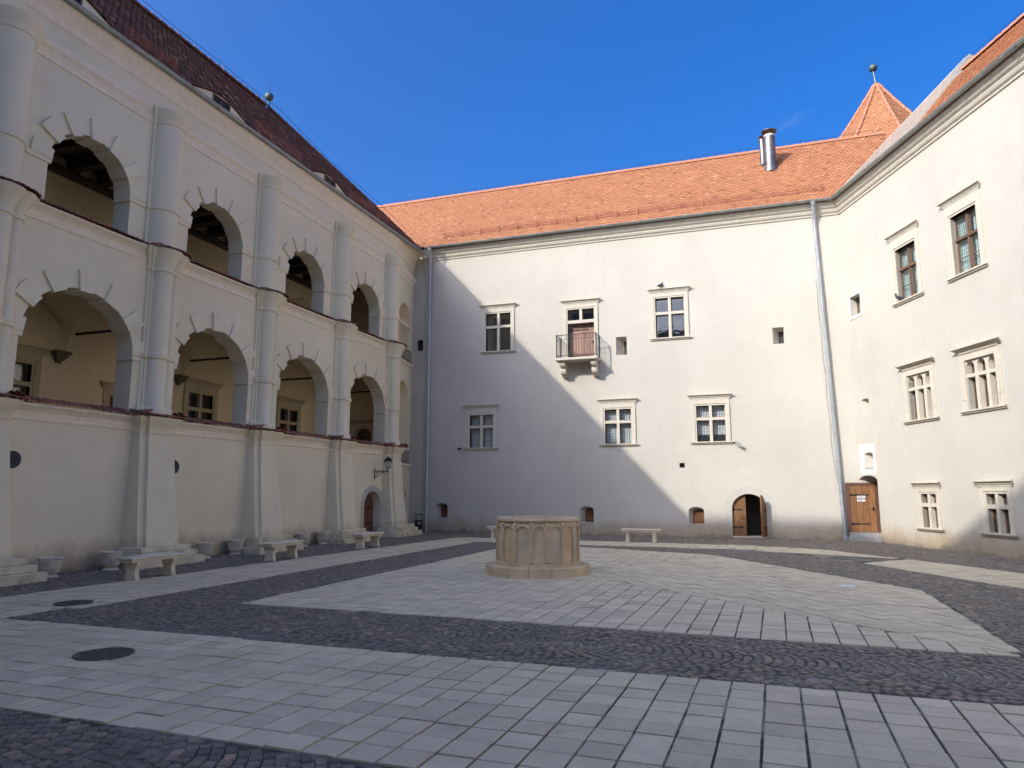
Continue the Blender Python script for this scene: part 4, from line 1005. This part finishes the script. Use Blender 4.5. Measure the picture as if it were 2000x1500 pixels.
for c in C:
    m = MB()
    for k, (h, w) in enumerate(((0.21, 0.24), (0.17, 0.19), (0.12, 0.13), (0.07, 0.07))): m.box(FB, c - 0.2 - h, c - 0.2 + h, 5.22 - 0.075 * (k + 1), 5.22 - 0.075 * k - 0.001, -0.01, w)
    m.build('corbel', 'corbel', bldL)
    m = MB(); m.tube([(-16.75, c + 0.15, 5.74), (-14.3, c + 0.15, 5.74)], 0.034, 6); m.build('tie_rod', 'iron', bldL)
k = -2.6
while k < 25.3:
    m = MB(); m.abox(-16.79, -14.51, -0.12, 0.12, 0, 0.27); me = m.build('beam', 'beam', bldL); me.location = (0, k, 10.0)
    me.rotation_euler = (0, 0, random.gauss(0, 0.004)); k += 0.86
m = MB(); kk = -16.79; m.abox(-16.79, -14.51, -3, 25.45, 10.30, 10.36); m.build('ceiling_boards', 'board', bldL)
m = MB(); m.abox(-16.79, -16.62, -3, 28.19, 9.80, 9.995); m.build('wall_plate', 'beam', bldL)
m = MB()
for y in (-2.99,): m.quad((-13.8, y, 0), (-21.6, y, 0), (-21.6, y, 12.5), (-13.8, y, 12.5))
m.quad((-22.9, -3, 0), (-22.9, 28, 0), (-22.9, 28, 12.5), (-22.9, -3, 12.5)); m.build('rear_wall', 'wall_left', bldL)
# gallery end door on the far side
FG = Frame((0, 26.0, 0), (1, 0, 0), (0, -1, 0))
m = MB(); m.box(FG, -16.79, -14.52, 2.65, 6.97, -0.3, 0.0); m.box(FG, -16.79, -14.52, 7.19, 10.3, -0.3, 0.0); m.build('gallery_end_wall', 'loggia', bldL)
plank_door('gallery_end_door', FG, -15.80, -15.13, 2.66, 4.28, 0.3, 0.03, 'door_dark', bldL, n=4)
s_ = MB(); s_.box(FG, -15.96, -15.82, 2.66, 3.98, 0, 0.06); s_.box(FG, -15.11, -14.97, 2.66, 3.98, 0, 0.06)
pi_, po_ = arch_pts(-15.82, -15.11, 3.98, 0.32, 10), arch_pts(-15.96, -14.97, 3.98, 0.46, 10)
for i in range(10): s_.prism([FG.p(*pi_[i]), FG.p(*po_[i]), FG.p(*po_[i + 1]), FG.p(*pi_[i + 1])], FG.N * 0.062)
s_.mould(FG, -16.1, -14.85, HEAD(4.5, 0.14, 0.15)); s_.build('gallery_doorway', 'loggia_trim', bldL)
# arched court door with its stone ring
plank_door('court_door', FL, 23.33, 24.51, 0.04, 1.69, 0.52, -0.30, 'door_dark', bldL, n=5, hinges=(0.28, 0.62), left_hinge=False)
s_ = MB(); inn, outp = [(24.52, 0)] + arch_pts(23.32, 24.52, 1.18, 0.52, 16) + [(23.32, 0)], [(24.74, 0)] + arch_pts(23.10, 24.74, 1.18, 0.74, 16) + [(23.10, 0)]
for i in range(len(inn) - 1): s_.prism([FL.p(*inn[i]), FL.p(*outp[i]), FL.p(*outp[i + 1]), FL.p(*inn[i + 1])], FL.N * 0.012)
s_.build('door_surround', 'band', bldL)
# round black vents in the lower wall
for i, (u, z) in enumerate(discs):
    m = MB(); m.prism([FL.p(u + 0.17 * cos(2 * pi * k / 28), z + 0.17 * sin(2 * pi * k / 28), 0.001) for k in range(28)], FL.N * 0.02); v = m.build('round_vent', 'ink', bldL)
    m = MB()
    for q in (-0.05, 0.0, 0.05): m.box(FL, u - 0.11, u + 0.11, z + q - 0.008, z + q + 0.008, 0.0212, 0.027)
    m.build('vent_bar', 'iron', v)
# roof with eyebrow dormers and a hipped end
RX, RZ, RY = -17.62, 16.64, 21.6
EX, EZ = -13.76, 12.33
DORM = [(0.2, 1.6), (5.15, 1.6), (10.15, 1.6), (14.9, 1.55), (20.3, 1.5)]
LP = atan2(RZ - EZ, EX - RX); cL, sL = cos(LP), sin(LP)
def dz(y):
    for c, h in DORM:
        if abs(y - c) < h: return 0.34 * (0.5 + 0.5 * cos(pi * (y - c) / h))
    return 0.0
def surfL(u, s):
    x = EX - s * cL; z = EZ + s * sL; h = dz(u)
    if h > 0.012: z = max(z, EZ + h + 0.30 * (EX - x) + 0.02)
    return (x, u, z)
def hip(u, s):
    z = s * sL
    lim = 28.05 - z / 1.60 * 1.41 if z < 1.60 else 26.64 - (z - 1.60) / (RZ - EZ - 1.60) * (26.64 - RY)
    return u < lim
m = MB()
us = [-3.0 + i * 0.2 for i in range(156)]; ss = [i * (RZ - EZ) / sL / 19 for i in range(20)]
grid = [[surfL(u, s) for s in ss] for u in us]
for i in range(len(us) - 1):
    for j in range(len(ss) - 1):
        if hip(us[i] + 0.15, ss[j] + 0.2): m.quad(*[(p[0] + 0.01, p[1], p[2] - 0.02) for p in (grid[i][j], grid[i + 1][j], grid[i + 1][j + 1], grid[i][j + 1])])
m.add([(RX, -3, RZ - 0.03), (RX, RY, RZ - 0.03), (-23.0, RY + 4.3, 12.5), (-23.0, -3, 12.5)], [(0, 1, 2, 3)])
m.add([(RX, RY, RZ - 0.03), (-15.34, 26.62, EZ + 1.58), (-13.8, 27.7, EZ), (-23, 28.1, 12.5), (-23.0, RY + 4.3, 12.5)], [(0, 1, 2), (0, 2, 3), (0, 3, 4)])
m.add([(RX, -3, RZ - 0.03), (-13.74, -3, 12.5), (-23.0, -3, 12.5)], [(0, 1, 2)])
roofL = m.build('roof', 'underlay', bldL)
tiles('roof_tile', 'tile_old', bldL, surfL, -2.9, 28.0, (RZ - EZ) / sL, keep=hip, w=0.19, ex=0.165, rough=4.5)
ridge_tiles(bldL, (RX, -3, RZ + 0.05), (RX, RY, RZ + 0.05), mat='tile_old'); ridge_tiles(bldL, (RX, RY, RZ + 0.04), (-15.36, 26.6, EZ + 1.66), r=0.10, mat='tile_old')
ridge_tiles(bldL, (-15.34, 26.64, EZ + 1.64), (-13.86, 27.55, EZ + 0.06), r=0.08, mat='tile_old')
m = MB(); m.tube([(RX, -3 + i * 1.1, RZ + 0.34 + 0.02 * sin(i * 2.0)) for i in range(24)] + [(-16.9, 24.5, 15.9), (-15.4, 26.6, 14.4), (-14.3, 27.3, 13.2)], 0.009, 5)
for i in range(0, 24, 2): m.tube([(RX, -3 + i * 1.1, RZ + 0.1), (RX, -3 + i * 1.1, RZ + 0.35)], 0.010, 4)
m.build('lightning_wire', 'rail', bldL)
for c, h in DORM:
    m = MB(); n = 20; ys = [c - h + 2 * h * i / n for i in range(n + 1)]
    m.add([(EX - 0.03, y, EZ - 0.04) for y in ys] + [(EX - 0.03, y, EZ + dz(y)) for y in ys], [(i, i + 1, n + 2 + i, n + 1 + i) for i in range(n)]); d = m.build('eyebrow_dormer', 'wall_left', bldL)
    m = MB(); fd = Frame((EX - 0.03, 0, 0), (0, 1, 0), (1, 0, 0)); ring(m, fd, c - 0.30, c + 0.30, EZ + 0.06, EZ + 0.25, 0.035, -0.02, 0.03)
    m.box(fd, c - 0.015, c + 0.015, EZ + 0.06, EZ + 0.25, -0.01, 0.02); m.build('dormer_frame', 'sash', d)
    m = MB(); m.box(fd, c - 0.3, c + 0.3, EZ + 0.06, EZ + 0.25, 0.002, 0.006); m.build('pane', 'dark', d)
def fLg(u, h, t): s = 0.42 + t; return (EX - s * cL + h * 0.25, u, EZ + s * sL + h * 0.97)
for a, b in ((6.9, 8.5), (11.9, 13.5), (16.6, 18.9), (21.9, 25.0)): snow_guard(bldL, fLg, a, b, 4)
finial(bldL, RX + 0.02, RY - 0.05, RZ + 0.02, 0.36, 0.17)

# ------------------------------------------------------------------ wing and keep behind the viewpoint: they throw the shade of the court
bldB = root('rear_building', 'plastered rear wing with a tall keep facing the well across the court', 'building', (0, -6, 0), world_parts=True)
m = MB(); m.prism([(-10, -4.4, 0), (-10, -4.4, 12.0), (-10, -9.2, 16.4), (-10, -14, 12), (-10, -14, 0)], (11.5, 0, 0)); m.abox(1.51, 16, -5.4, -4.6, 0, 5.0); m.build('wall', 'rear', bldB)
m = MB(); m.loft([[(-10.05, -4.2, 11.9), (-10.05, -9.2, 16.5), (-10.05, -14.2, 11.9)], [(1.6, -4.2, 11.9), (1.6, -9.2, 16.5), (1.6, -14.2, 11.9)]]); m.build('roof', 'underlay', bldB)
pr = [(-34, 0), (-10.02, 0), (-10.02, 23.75), (-14.0, 24.5), (-18.6, 25.15), (-23.5, 28.75), (-34, 28.85)]
m = MB(); m.prism([(x, -9.2, z) for x, z in pr], (0, -5, 0)); m.build('keep', 'rear', bldB)

# ------------------------------------------------------------------ things in the court
well = root('well', 'round ochre stone well with carved round arches standing in the paved court', 'well', (WELL[0], WELL[1], 0))
def ngon(mb, n, prof, rot=0.0):
    mb.loft([[(r * cos(rot + 2 * pi * k / n), r * sin(rot + 2 * pi * k / n), z) for k in range(n)] for r, z in prof], True)
NW = 16; wr = radians(19 + 90 + 11.25)
for k in range(NW):                                      # base course, block by block
    a0, a1 = wr + 2 * pi * k / NW + 0.004, wr + 2 * pi * (k + 1) / NW - 0.004; h = 0.185 + random.uniform(-0.004, 0.004); R0, R1 = 1.10 + random.uniform(-0.006, 0.006), 0.72
    pts = [(R1 * cos(a0), R1 * sin(a0)), (R0 * cos(a0), R0 * sin(a0)), (R0 * cos(a1), R0 * sin(a1)), (R1 * cos(a1), R1 * sin(a1))]
    vs, fs = stone_piece(pts, h, 0.016, 0.01); q = MB(); q.add(vs, fs); q.build('base_block', 'well', well)
m = MB(); ngon(m, NW, [(0.872, 0.17), (0.872, 0.25), (0.836, 0.262), (0.836, 0.98), (0.80, 1.06), (0.66, 1.06), (0.66, 0.1)], wr); m.build('well_shaft', 'well', well)
ap = 0.836 * cos(pi / NW); hwd = 0.836 * sin(pi / NW)
for k in range(NW):
    am = wr + 2 * pi * (k + 0.5) / NW; fw = Frame((ap * cos(am), ap * sin(am), 0), (-sin(am), cos(am), 0), (cos(am), sin(am), 0))
    m = MB(); arc = arch_pts(-hwd + 0.034, hwd - 0.034, 0.84, hwd - 0.034, 12); m.prism([fw.p(-hwd + 0.034, 0.262), fw.p(hwd - 0.034, 0.262)] + [fw.p(*q) for q in arc], fw.N * 0.006); m.build('arch_panel', 'well_panel', well)
    m = MB()                                             # moulded archivolt with its side strips
    for r0, r1, w in ((hwd - 0.036, hwd - 0.020, 0.026), (hwd - 0.0195, hwd + 0.008, 0.052)):
        i_, o_ = [(r0, 0.27)] + [(r0 * cos(pi * i / 12), 0.84 + r0 * sin(pi * i / 12)) for i in range(13)] + [(-r0, 0.27)], [(r1, 0.27)] + [(r1 * cos(pi * i / 12), 0.84 + r1 * sin(pi * i / 12)) for i in range(13)] + [(-r1, 0.27)]
        for i in range(len(i_) - 1): m.prism([fw.p(*i_[i]), fw.p(*o_[i]), fw.p(*o_[i + 1]), fw.p(*i_[i + 1])], fw.N * w)
    m.build('archivolt', 'well', well)
    a = wr + 2 * pi * k / NW; R = 0.862; m = MB()
    for zc, rr in ((1.02, 0.034),):
        rings = [[(R * cos(a) + rr * cos(t) * sin(e_) * -sin(a) + rr * cos(e_) * cos(a), R * sin(a) + rr * cos(t) * sin(e_) * cos(a) + rr * cos(e_) * sin(a), zc + rr * sin(t) * sin(e_)) for t in [2 * pi * i / 10 for i in range(10)]] for e_ in (0.05, 0.6, 1.1, 1.57)]
        m.loft(rings, True)
    m.prism([(R * cos(a) - 0.03 * -sin(a), R * sin(a) - 0.03 * cos(a), 1.035), (R * cos(a) + 0.03 * -sin(a), R * sin(a) + 0.03 * cos(a), 1.035), (R * cos(a), R * sin(a), 0.93)], (0.022 * cos(a), 0.022 * sin(a), 0)); m.build('spandrel_boss', 'well', well, smooth=True)
m = MB(); m.lathe((0, 0, 0), [(0.80, 1.058), (0.842, 1.07), (0.862, 1.085), (0.862, 1.125), (0.85, 1.142), (0.66, 1.145), (0.645, 1.13), (0.645, 0.3), (0.01, 0.3)], 64); m.build('well_rim', 'well', well, smooth=True)

def make_bench(label, loc, rz):
    t = root('stone_bench', label, 'bench', loc, rz, 'stone benches around the court')
    m = MB(); m.cbox(-0.66, 0.66, -0.20, 0.20, 0.385, 0.43, 0.012); m.cbox(-0.63, 0.63, -0.172, 0.172, 0.335, 0.384, 0.01); m.build('seat', 'bench', t)
    pf = [(-0.15, 0.0), (0.13, 0.0), (0.125, 0.05), (0.108, 0.11), (0.105, 0.16), (0.12, 0.22), (0.155, 0.28), (0.165, 0.334), (-0.165, 0.334), (-0.155, 0.28), (-0.12, 0.22), (-0.115, 0.16), (-0.118, 0.11), (-0.13, 0.05)]
    for x in (-0.50, 0.40):
        m = MB(); m.prism([(x, y, z) for y, z in pf], (0.10, 0, 0)); m.build('leg', 'bench', t)
    return t
b1 = make_bench('stone bench with curved legs in front of the stepped buttress nearest the two manhole covers', (-11.42, 11.30, 0), radians(90))
copy_thing(b1, 'stone bench on the side path, between the urn planters and midway along the arcade', (-11.40, 15.36, 0), radians(91))
copy_thing(b1, 'stone bench below the wall lantern beside the small arched door', (-11.38, 19.52, 0), radians(90.5))
copy_thing(b1, 'stone bench half hidden behind the left side of the well', (-8.86, 24.95, 0), radians(-1))
copy_thing(b1, 'stone bench at the foot of the far wall, right of the well', (-3.86, 24.66, 0), radians(-2))

def make_planter(label, loc):
    t = root('urn_planter', label, 'planter', loc, 0, 'fluted urn planters along the arcade wall')
    m = MB(); m.lathe((0, 0, 0), [(0.01, 0), (0.165, 0.0), (0.17, 0.022), (0.13, 0.04), (0.10, 0.06)], 32); m.build('foot', 'pot', t, smooth=True)
    m = MB(); n = 96; prof = [(0.10, 0.055), (0.145, 0.085), (0.172, 0.13), (0.186, 0.19), (0.194, 0.26), (0.20, 0.305)]
    rings = []
    for i, (r, z) in enumerate(prof):
        k_ = 0.0 if i in (0, 5) else 0.020
        rings.append([((r - k_ * (0.5 + 0.5 * cos(24 * 2 * pi * k / n)) ** 2) * cos(2 * pi * k / n), (r - k_ * (0.5 + 0.5 * cos(24 * 2 * pi * k / n)) ** 2) * sin(2 * pi * k / n), z) for k in range(n)])
    m.loft(rings, True); m.build('fluted_bowl', 'pot', t)
    m = MB(); m.lathe((0, 0, 0), [(0.19, 0.30), (0.205, 0.305), (0.205, 0.345), (0.225, 0.36), (0.228, 0.39), (0.205, 0.395), (0.19, 0.385), (0.185, 0.33), (0.01, 0.325)], 40); m.build('rim', 'pot', t, smooth=True)
    return t
p1 = make_planter('fluted urn planter nearest the camera, at the left edge beside mossy steps', (-13.28, 10.62, 0))
for lab, loc in (('fluted urn planter partly hidden by the near end of the closest bench', (-13.30, 12.05, 0)), ('fluted urn planter just past the stepped plinth behind the closest bench', (-13.42, 14.95, 0)),
                 ('fluted urn planter left of the second buttress plinth, second past the closest bench', (-13.48, 16.15, 0)), ('fluted urn planter whose foot is hidden behind the middle bench', (-13.48, 19.20, 0)),
                 ('fluted urn planter farthest along the arcade, before the plinth left of the arched door', (-13.50, 20.30, 0))):
    copy_thing(p1, lab, loc, random.uniform(0, 1))

# lantern on its bracket
ln = root('wall_lantern', 'black iron lantern on a scrolled wall bracket above the small arched door', 'lantern', (-13.8, 24.0, 2.36))
m = MB(); m.tube([(0.0, 0, -0.21), (0.03, 0, -0.2), (0.03, 0, 0.17), (0.0, 0, 0.2)], 0.016, 6); m.tube([(0.03, 0, 0.10), (0.60, 0, 0.10)], 0.014, 6); m.tube([(0.03, 0, -0.17), (0.18, 0, -0.09), (0.36, 0, 0.02), (0.56, 0, 0.09)], 0.011, 6); m.build('bracket', 'iron', ln)
for cx, cz, r in ((0.13, 0.02, 0.065), (0.26, 0.045, 0.05), (0.38, 0.06, 0.036)):
    m = MB(); m.tube([(cx + r * (1 - 0.09 * i / 2) * cos(i * 0.62), 0, cz + r * (1 - 0.09 * i / 2) * sin(i * 0.62)) for i in range(17)], 0.008, 5); m.build('scroll', 'iron', ln)
lx = 0.585
m = MB(); m.tube([(lx, 0, 0.02), (lx, 0, 0.20)], 0.018, 6); m.lathe((lx, 0, 0), [(0.0, -0.01), (0.025, 0.01), (0.0, 0.03)], 8)
hx = lambda r, z: [(lx + r * cos(pi / 3 * k), r * sin(pi / 3 * k), z) for k in range(6)]
lo_, hi_ = hx(0.085, 0.20), hx(0.155, 0.475)
for k in range(6):
    m.tube([lo_[k], hi_[k]], 0.010, 5); m.tube([lo_[k], lo_[(k + 1) % 6]], 0.010, 5); m.tube([hi_[k], hi_[(k + 1) % 6]], 0.011, 5)
    a_, b_ = Vector(lo_[k]).lerp(Vector(lo_[(k + 1) % 6]), 0.5), Vector(hi_[k]).lerp(Vector(hi_[(k + 1) % 6]), 0.5)
    m.tube([a_.lerp(Vector(lo_[k]), .7), a_.lerp(b_, 0.25), a_.lerp(Vector(lo_[(k + 1) % 6]), .7)], 0.005, 4); m.tube([b_.lerp(Vector(hi_[k]), .7), b_.lerp(a_, 0.25), b_.lerp(Vector(hi_[(k + 1) % 6]), .7)], 0.005, 4)
m.build('lantern_frame', 'iron', ln)
m = MB(); m.loft([hx(0.088, 0.19), hx(0.088, 0.205)], True, True); m.loft([hx(0.20, 0.465), hx(0.19, 0.485), hx(0.12, 0.555), hx(0.05, 0.60), hx(0.018, 0.64)], True, True); m.build('lantern_roof', 'iron', ln)
m = MB(); m.loft([[tuple(Vector(p) * 0.97 + Vector((lx * 0.03, 0, 0))) for p in lo_], [tuple(Vector((p[0] - lx, p[1], 0)) * 0.97 + Vector((lx, 0, p[2]))) for p in hi_]], True); m.build('lantern_glass', 'glass', ln)

# litter bin
bn = root('litter_bin', 'dark metal litter bin with an open hooded top standing in the far left corner', 'bin', (-13.42, 27.1, 0), radians(12))
m = MB(); m.loft([[(x * k, y * k, z) for x, y in ((-0.15, -0.12), (0.15, -0.12), (0.15, 0.12), (-0.15, 0.12))] for z, k in ((0.16, 0.85), (0.52, 1.0))], True, True); m.build('bin_body', 'iron', bn)
m = MB()
for sx in (-1, 1):
    for sy in (-1, 1): m.tube([(sx * 0.15, sy * 0.12, 0.50), (sx * 0.135, sy * 0.11, 0.74)], 0.010, 5)
m.cbox(-0.15, 0.15, -0.125, 0.125, 0.73, 0.765, 0.01); m.build('hood', 'iron', bn)
m = MB(); m.cbox(-0.03, 0.03, -0.03, 0.03, 0.0, 0.17, 0.004); m.cbox(-0.1, 0.1, -0.09, 0.09, 0.0, 0.02, 0.004); m.build('post', 'iron', bn)
m = MB(); m.abox(-0.02, 0.11, -0.1235, -0.118, 0.36, 0.46); o = m.build('sticker', 'grey', bn); 

# manhole covers
def manhole(label, loc, r, sq):
    t = root('manhole_cover', label, 'manhole cover', loc, 0.3, 'round iron manhole covers')
    m = MB(); m.lathe((0, 0, 0), [(0.01, 0.012), (r * 0.86, 0.012), (r * 0.87, 0.004), (r * 0.9, 0.004), (r * 0.905, 0.013), (r, 0.013), (r, -0.03)], 40); m.build('cover', 'cast', t)
    m = MB(); q = -r * 0.8
    while q < r * 0.8:
        h = sqrt(max(0, (r * 0.82) ** 2 - q * q)); v = -h + 0.02
        while v < h - 0.02: m.abox(q, q + 0.035, v, v + 0.03, 0.012, 0.018); v += 0.058
        q += 0.06
    m.build('tread_pattern', 'cast', t, kind='stuff')
manhole('larger round iron manhole cover set in the front path of grey pavers', (-6.47, 5.87, 0), 0.285, 0)
manhole('smaller looking round iron manhole cover in the side path near the left edge', (-9.86, 8.33, 0), 0.265, 0)

# notices on two doors
nt = root('notice', 'two small white printed paper sheets pinned to the corner plank door', 'notice', (3.40, 28.148, 1.45))
for k, (z, h) in enumerate(((0.0, 0.09), (-0.11, 0.07))):
    m = MB(); fn = Frame((0, 0, 0), (1, 0, 0), (0, -1, 0)); m.box(fn, -0.13, 0.13, z, z + h, 0.0, 0.004); o = m.build('sheet', 'paper', nt)
    m = MB()
    for q in range(2): m.box(fn, -0.10, 0.10 - 0.05 * q, z + h * (0.62 - 0.34 * q), z + h * (0.76 - 0.34 * q), 0.0045, 0.006)
    m.build('print', 'ink', o)
nt2 = root('notice', 'small white card fixed to the dark arched door under the lantern', 'notice', (-14.09, 23.62, 1.22), radians(90))
m = MB(); m.box(fn, -0.13, 0.13, 0, 0.07, 0.0, 0.004); o = m.build('sheet', 'paper', nt2)
m = MB(); m.box(fn, -0.1, 0.08, 0.03, 0.042, 0.0045, 0.006); m.build('print', 'ink', o)
# cameras at two sills
sc = root('wall_camera', 'small black security camera at the left end of the shaded lower window sill', 'camera', (-12.02, 28.2, 3.50))
m = MB(); m.tube([(0, 0, 0), (0, -0.12, 0.0)], 0.014, 6); m.build('mount', 'iron', sc)
m = MB(); m.tube([(0.05, -0.12, 0.02), (-0.08, -0.2, -0.03)], [0.045, 0.05], 10); m.build('camera_body', 'iron', sc)
sc = root('wall_camera', 'grey security camera tilted down at the right end of a sunlit window sill', 'camera', (-0.80, 28.2, 3.53))
m = MB(); m.tube([(-0.08, -0.02, 0), (0.05, -0.14, 0.0)], 0.022, 6); m.build('mount', 'iron', sc)
m = MB(); m.box(Frame((0.05, -0.16, 0.0), (0.82, -0.1, -0.56), (0.55, -0.2, 0.8)), 0.0, 0.26, -0.03, 0.03, -0.04, 0.03); m.build('camera_body', 'grey', sc)
# pigeons
def pigeon(label, loc, rz):
    t = root('pigeon', label, 'pigeon', loc, rz, 'pigeons perched on window ledges')
    m = MB(); path = [(-0.20, 0.045, 0.012), (-0.13, 0.07, 0.03), (-0.06, 0.095, 0.055), (0.02, 0.12, 0.066), (0.08, 0.15, 0.055), (0.105, 0.19, 0.036), (0.115, 0.225, 0.030), (0.13, 0.245, 0.030), (0.15, 0.245, 0.016), (0.175, 0.235, 0.004)]
    m.tube([(x, 0, z) for x, z, r in path], [r for *_, r in path], 10); m.build('body', 'pigeon', t, smooth=True)
    m = MB(); 
    for y in (-0.025, 0.025): m.tube([(0.01, y, 0.07), (0.015, y, 0.0), (0.05, y, 0.0)], 0.006, 4)
    m.build('leg', 'guard', t)
    for sy in (-1, 1):
        m = MB(); m.add([(0.06, sy * 0.06, 0.15), (-0.02, sy * 0.072, 0.10), (-0.2, sy * 0.02, 0.06), (-0.08, sy * 0.055, 0.135)], [(0, 1, 2, 3)]); m.build('wing', 'pigeon', t)
pigeon('grey pigeon perched on the cornice of the upper window right of the balcony', (-3.36, 28.08, 9.775), radians(60))
pigeon('grey pigeon sitting at the left end of an upper window sill on the right wing', FR.p(3.36, 7.735, 0.06), radians(200))
# small white plate lying on the plaza
wp = MB(); wp.cbox(1.24, 1.52, 14.13, 14.29, 0.004, 0.022, 0.005); o = wp.build('floor_plate', 'white', None)
o['label'] = 'small white plate lying flat on the pale pavers at the right'; o['category'] = 'plate'

# weeds along the wall feet
random.seed(3); m = MB()
def tuft(x, y, h, n):
    for _ in range(n):
        a = random.uniform(0, 2 * pi); L = h * random.uniform(0.5, 1.1); sp = random.uniform(0.02, 0.09); px, py = x + random.gauss(0, 0.05), y + random.gauss(0, 0.02)
        w = 0.006; dx, dy = cos(a), sin(a)
        m.add([(px - dy * w, py + dx * w, -0.02), (px + dy * w, py - dx * w, -0.02), (px + dx * sp, py + dy * sp, L)], [(0, 1, 2)])
k = -13.3
while k < -9.6: tuft(k, 28.12, random.uniform(0.05, 0.17), random.randint(3, 14)); k += random.uniform(0.05, 0.22)
k = 9.8
while k < 23: tuft(-13.74 + random.uniform(0, 0.05), k, random.uniform(0.02, 0.07), random.randint(2, 8)); k += random.uniform(0.05, 0.3)
for c in C[1:]:
    for _ in range(16): tuft(-12.78 + random.uniform(-0.01, 0.03), c + random.uniform(-0.95, 0.95), random.uniform(0.02, 0.06), 5)
wd = m.build('weeds', 'weed', None, kind='stuff')

random.seed(5); m = MB()
for _ in range(210):
    if random.random() < 0.6: x, y = random.uniform(-13.6, -11.6), random.uniform(9.5, 27.5)
    else: x, y = random.uniform(-11, 2.4), random.choice((random.uniform(7.0, 9.0), random.uniform(22.2, 28.0), random.uniform(25, 28)))
    a = random.uniform(0, 6.28); L = random.uniform(0.018, 0.04); z = 0.008; h = random.uniform(0.002, 0.014)
    m.add([(x - L * cos(a), y - L * sin(a), z), (x + L * 0.45 * sin(a), y - L * 0.45 * cos(a), z + h), (x + L * cos(a), y + L * sin(a), z + h * 0.4), (x - L * 0.45 * sin(a), y + L * 0.45 * cos(a), z + h)], [(0, 1, 2, 3)])
m.build('fallen_leaves', 'leaf', None, kind='stuff')
# thin smoke drifting from the flue
sm, t, bs = nodes_of('flue_smoke'); t.nodes.remove(bs)
pv = N(t, 'ShaderNodeVolumePrincipled'); pv.inputs['Color'].default_value = (0.9, 0.88, 0.92, 1)
oc = N(t, 'ShaderNodeTexCoord').outputs['Object']; nz = noise(t, stretch(t, oc, (1.0, 1.0, 2.2)), 1.5, 4, 0.6)
ln_ = N(t, 'ShaderNodeVectorMath', operation='LENGTH'); t.links.new(oc, ln_.inputs[0])
f = math_n(t, 'MULTIPLY', mapr(t, ln_.outputs['Value'], 0.35, 1.0, 1, 0), ramp(t, nz, [(0.46, g3(0)), (0.68, g3(1))]))
t.links.new(math_n(t, 'MULTIPLY', f, 0.42), pv.inputs['Density']); t.links.new(pv.outputs[0], t.nodes['Material Output'].inputs['Volume'])
m = MB(); m.lathe((0, 0, 0), [(0.01, -1)] + [(cos(a), sin(a)) for a in [radians(-75 + 15 * i) for i in range(11)]] + [(0.01, 1)], 20)
me_o = m.build('smoke', sm, None, kind='stuff'); me_o.location = (2.05, 30.7, 17.38); me_o.scale = (1.0, 0.35, 0.33); me_o.rotation_euler = (0, radians(-18), 0)
